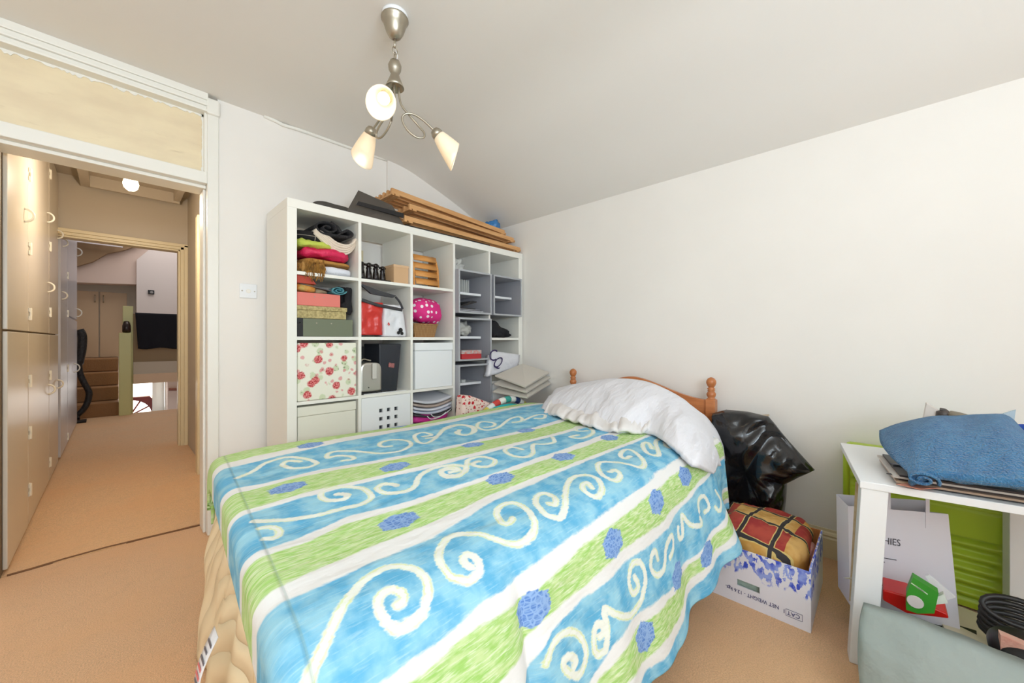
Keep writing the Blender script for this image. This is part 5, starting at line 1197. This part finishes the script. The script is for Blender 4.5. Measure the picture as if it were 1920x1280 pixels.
MB().lathe(PX(1.738, 1716, 1128), [(.019, 0), (.018, .002)], 20, (-1, 0, 0)).build('lamp_picture', mat('lamp_picture', (216, 208, 206), .5), gr)
q = [PX(1.73, *p) for p in ((1745, 1134), (1772, 1122), (1780, 1140), (1760, 1142), (1742, 1150))]
MB().prism([p+Vector((.03, 0, 0)) for p in q], (.02, 0, 0)).build('carton_flap', mat('white_flap', (230, 234, 226), .5), gr)
for k in range(4):
    c = PX(1.7385, 1716+6*k, 1098+4*k); MB().obox(c, (0, -.7, -.45), (1, 0, 0), (0, -.45, .7), .010-.001*k, .0006, .0014).build('text_line', mat('white_ink', (226, 238, 214), .5), gr)
put(MB().prism([PX(1.85, *p) for p in ((1735, 1080), (1742, 1078), (1792, 1120), (1765, 1128))], (.01, 0, 0)), 'white_card', M['white'], 'small white folded card beside the green carton', 'card', smooth=False)
put(MB().prism([Vector((1.95, -.16, .10)), Vector((2.28, -.14, .05)), Vector((2.25, -.36, .04)), Vector((1.86, -.34, .10))], (0, 0, .012)), 'cream_folder', mat('cream_card', (214, 206, 178), .6), 'large cream folder lying on the floor behind the green carton', 'folder', smooth=False)
# black cable coil
b = MB()
for k in range(5):
    c = PX(1.95, 1912, 1150)+Vector((.01*k, 0, -.022*k)); b.tube([c+Vector((.05*math.sin(a)*.5, .075*math.cos(a), .030*math.sin(a))) for a in [2*PI*i/20 for i in range(20)]], .008, 6, closed=True)
put(b, 'cable_coil', mat('black_cable', (44, 42, 42), .45), 'coil of thick black cable by the right edge under the table', 'cable')
put(soft(tuple(PX(1.8, 1925, 1232)+Vector((0, 0, -.04))), (.16, .14, .09), 90, .01, 9, .8), 'black_shoe', M['black'], 'black rounded object under the cable coil at the right edge', 'shoe')
put(MB().prism([PX(1.75, *p) for p in ((1876, 1190), (1990, 1240), (1990, 1290), (1876, 1240))], (.03, 0, 0)), 'salmon_trimmed_cloth', fab('beige_salmon', (214, 190, 170), c2=(220, 140, 124), vscale=12), 'beige cloth with salmon trim at the right edge below the cables', 'cloth', smooth=False)
# grey-blue cushion on the floor in front of the table
b = MB(); rows = []
for i in range(41):
    s = i/40; row = []
    for j in range(33):
        t_ = j/32; y = .035-.62*s; x0_ = 1.56-.0*s
        zt_ = .262+.02*math.sin(s*5)-.03*s; z = .002+(zt_)*(1-t_); bulge = math.sin(PI*min(1, t_*.9+.05))**.6*math.sin(PI*min(1, s*1.2+.04))**.5
        nz = .010*N3((s*6, t_*3, 0), 1.4, 6)+.006*abs(N3((s*14, t_*7, 0), 1, 8))
        row.append(Vector((x0_+.04-.10*t_-.085*bulge+nz, y+.02*(1-t_)*math.sin(t_*3), z+.008*N3((s*4, 0, 0), 2, 3))))
    rows.append(row)
b.grid(rows); bk = [[Vector((1.63-.05*j/32, p.y, p.z)) for j, p in enumerate(r)] for r in rows]; b.grid(bk); b.grid([[r[0] for r in rows], [r[0] for r in bk]]); b.grid([rows[0], bk[0]]); b.grid([rows[-1], bk[-1]])
put(b, 'grey_cushion', fab('grey_green_cotton', (158, 168, 164), bump=.7, bscale=11), 'large grey-green cushion standing in front of the side table', 'cushion', weld=True)
# ---- on the table
def onT(a, c, z=0): return P0+e1_*a+e2_*c+Vector((0, 0, TZ+z))
mags = [((40, 34, 36), 0.03, .10, .55), ((176, 150, 128), .02, .09, .53), ((60, 44, 40), .035, .10, .54), ((206, 198, 190), .03, .085, .55), ((44, 36, 40), .03, .10, .52)]
labs = ['dark magazine at the bottom of the pile under the blue towel', 'tan magazine second from the bottom under the blue towel', 'brown magazine in the middle of the pile under the towel', 'pale grey magazine second from the top under the towel', 'dark magazine directly under the blue towel']
for k, (c, a, d, e) in enumerate(mags):
    q = [onT(a, d), onT(a, e), onT(a+.28, e), onT(a+.28, d)]
    put(MB().prism([p+Vector((0, 0, .0008+.0062*k)) for p in q], (0, 0, .0058)), 'magazine', mat('magazine_cover', c, .4), labs[k], 'magazine', 'magazines under the blue towel', smooth=False)
for k, (u, v, c) in enumerate(((1668, 866, (70, 70, 110)), (1662, 878, (60, 52, 54)), (1680, 890, (196, 130, 110)))):
    p = PZ(TZ+.04+.0*k, u, v); p.z = TZ+.034-.012*k
    put(MB().prism([p, p+Vector((.07, -.06, .0)), p+Vector((.05, -.10, .0)), p+Vector((-.01, -.05, 0))], (0, 0, .002)), 'leaflet', mat('leaflet_print', c, .35), ['purple leaflet sticking out highest at the left of the towel', 'dark pointed leaflet sticking out left of the towel', 'pinkish leaflet sticking out lowest left of the towel'][k], 'leaflet', 'leaflets under the towel', smooth=False)
# towel: folded terry towel draped over pile
tw = mat('blue_terry', (40, 120, 178), .95, c2=(58, 138, 192), vscale=30, bump=1., bscale=170, sheen=.4)
cor = [PX(2.03, 1652, 812), PX(1.97, 1740, 785), PX(1.97, 1870, 783), PX(1.97, 1990, 800)]
bot = [PX(1.74, 1712, 905), PX(1.74, 1770, 890), PX(1.735, 1860, 903), PX(1.73, 1990, 925)]
top_ = crom([PX(2.10, 1650, 808), PX(2.12, 1700, 790), PX(2.14, 1760, 781), PX(2.14, 1830, 780), PX(2.12, 1885, 779), PX(2.05, 1925, 812), PX(2.0, 1990, 830)], 6)
bo = crom([PX(1.735, 1706, 890), PX(1.735, 1722, 884), PX(1.735, 1760, 880), PX(1.735, 1810, 886), PX(1.735, 1860, 891), PX(1.735, 1920, 896), PX(1.735, 1990, 904)], 6)
rows = []
for i in range(31):
    s = i/30; rows.append([bo[j].lerp(top_[j], s)+Vector((0, .022*math.sin(PI*s)*max(0, 1-j/5), .035*math.sin(PI*s)*min(1, j/6)+.008*N3((j*.15, s*2, 0), 1.3, 3))) for j in range(len(bo))])
# front roll: fold under
fr_ = []
for k in range(1, 9):
    a = PI*k/8; fr_.append([bo[j]+Vector((-.016*math.sin(a), 0, -.013*(1-math.cos(a))*(1 if j > 8 else 1.25))) for j in range(len(bo))])
inner = [[p+Vector((.02*(k+1), 0, .004*math.sin(k))) for p in fr_[-1]] for k in range(7)]
tt = thing('blue_towel', 'bright blue terry towel folded over magazines on the side table', 'towel', onT(.2, .3, .033))
b = MB(); b.grid(list(reversed(inner))+list(reversed(fr_))+rows); b.build('top_layer', tw, tt, smooth=True, solid=.009)
# rolled fold at the left front corner
sp = []
for k in range(26):
    a = -.6+k*.42; r = .005+.0009*k; sp.append((r*1.15*math.cos(a), r*.8*math.sin(a)))
b = MB(); c = PX(1.722, 1729, 897)
ring3 = [[c+Vector((.010*m-.016, y*1.2, z)) for (y, z) in sp] for m in range(12)]
b.grid(ring3); b.build('rolled_edge', tw, tt, smooth=True, solid=.0065)
b = MB(); l2 = [p+Vector((0, 0, -.026)) for p in bo[8:]]; 
b.grid([[p+Vector((.0+.03*k, 0, .004*math.sin(i*.5))) for i, p in enumerate(l2)] for k in range(8)]); b.build('lower_layer', tw, tt, smooth=True, solid=.009)
# things behind the towel
b = MB(); q = [PX(2.2, *p) for p in ((1737, 755), (1762, 770), (1748, 790), (1716, 790))]; q[2].z = q[3].z = TZ+.002; put(MB().prism([p for p in q], (.03, 0, 0)), 'white_instant_photo', mat('white_frame', (222, 212, 204), .5), 'white framed square standing up behind the blue towel', 'photo frame', smooth=False, bevel=.002)
b = MB(); b.tube(crom([PX(2.2, 1762, 768), PX(2.2, 1772, 770), PX(2.2, 1778, 778)], 5), .008, 6); b.lathe(PX(2.2, 1768, 786), [(.01, 0), (.02, .012), (.018, .03), (.006, .035)], 12); put(b, 'dark_trinket', mat('dark_trinket', (74, 66, 62), .4), 'small dark trinket right of the white framed square', 'trinket')
b = MB(); b.lathe(PX(2.2, 1795, 784), [(.028, 0), (.03, .012), (.022, .022), (.004, .024)], 14, (0, -.2, 1)); put(b, 'grey_stone', mat('grey_stone', (134, 124, 108), .6), 'flat grey-brown rounded lid just behind the middle of the towel', 'lid')
put(MB().prism([PX(2.2, 1905, 768), PX(2.2, 1904, 773), Vector((2.2, -.33, TZ+.002)), Vector((2.2, -.28, TZ+.002)), PX(2.2, 1848, 785)], (.01, 0, 0)), 'pale_blue_paper', mat('pale_blue_paper', (186, 204, 214), .6), 'pale blue paper strip sticking up behind the towel', 'paper', smooth=False)
put(soft(tuple(PX(2.15, 1935, 815)+Vector((0, 0, -.02))), (.08, .12, .05), 95, .01, 10, .8), 'royal_blue_cloth', fab('royal_blue', (20, 70, 170)), 'royal blue cloth at the right edge behind the towel', 'cloth')

# ================================================================ LIGHT
W_ = bpy.data.worlds.new('world'); SC.world = W_; W_.use_nodes = True
bg = W_.node_tree.nodes['Background']; bg.inputs[0].default_value = (.80, .90, 1, 1); bg.inputs[1].default_value = .8
def area(name, loc, rot, sx, sy, e, col):
    l = bpy.data.lights.new(name, 'AREA'); l.shape = 'RECTANGLE'; l.size = sx; l.size_y = sy; l.energy = e; l.color = col
    o = bpy.data.objects.new(name, l); COL.objects.link(o); o.location = loc; o.rotation_euler = rot; return o
area('window_daylight', ((WX0+WX1)/2, YF-.02, (WZ0+WZ1)/2), (PI/2-.1, 0, 0), WX1-WX0-.1, WZ1-WZ0-.1, 19, (.80, .91, 1.))
area('ceiling_fill_light', ((WX0+WX1)/2, YF-.03, (WZ0+WZ1)/2), (PI/2+.95, 0, 0), WX1-WX0-.1, .8, 92, (.78, .90, 1.))  # added lamp in the window opening, tilted up to brighten the ceiling
def pt(loc, e, col, r=.04):
    l = bpy.data.lights.new('bulb_light', 'POINT'); l.energy = e; l.color = col; l.shadow_soft_size = r
    o = bpy.data.objects.new('bulb_light', l); COL.objects.link(o); o.location = loc
pt((.07, 3.6, 2.03), 19, (1, .87, .72))
area('landing_area_light', (.6, 8.2, 3.3), (0, 0, 0), 1.5, 1.5, 20, (1, .95, .92))  # unseen area light facing down below the landing ceiling; no window there
area('entrance_light', (.2, 9.2, .3), (-PI/2, 0, 0), .8, .8, 6, (.95, .97, 1.))
SC.view_settings.view_transform = 'Standard'; SC.view_settings.look = 'None'; SC.view_settings.gamma = 1; SC.view_settings.use_curve_mapping = False
SC.view_settings.exposure = 0.06
SC.cycles.diffuse_bounces = 6
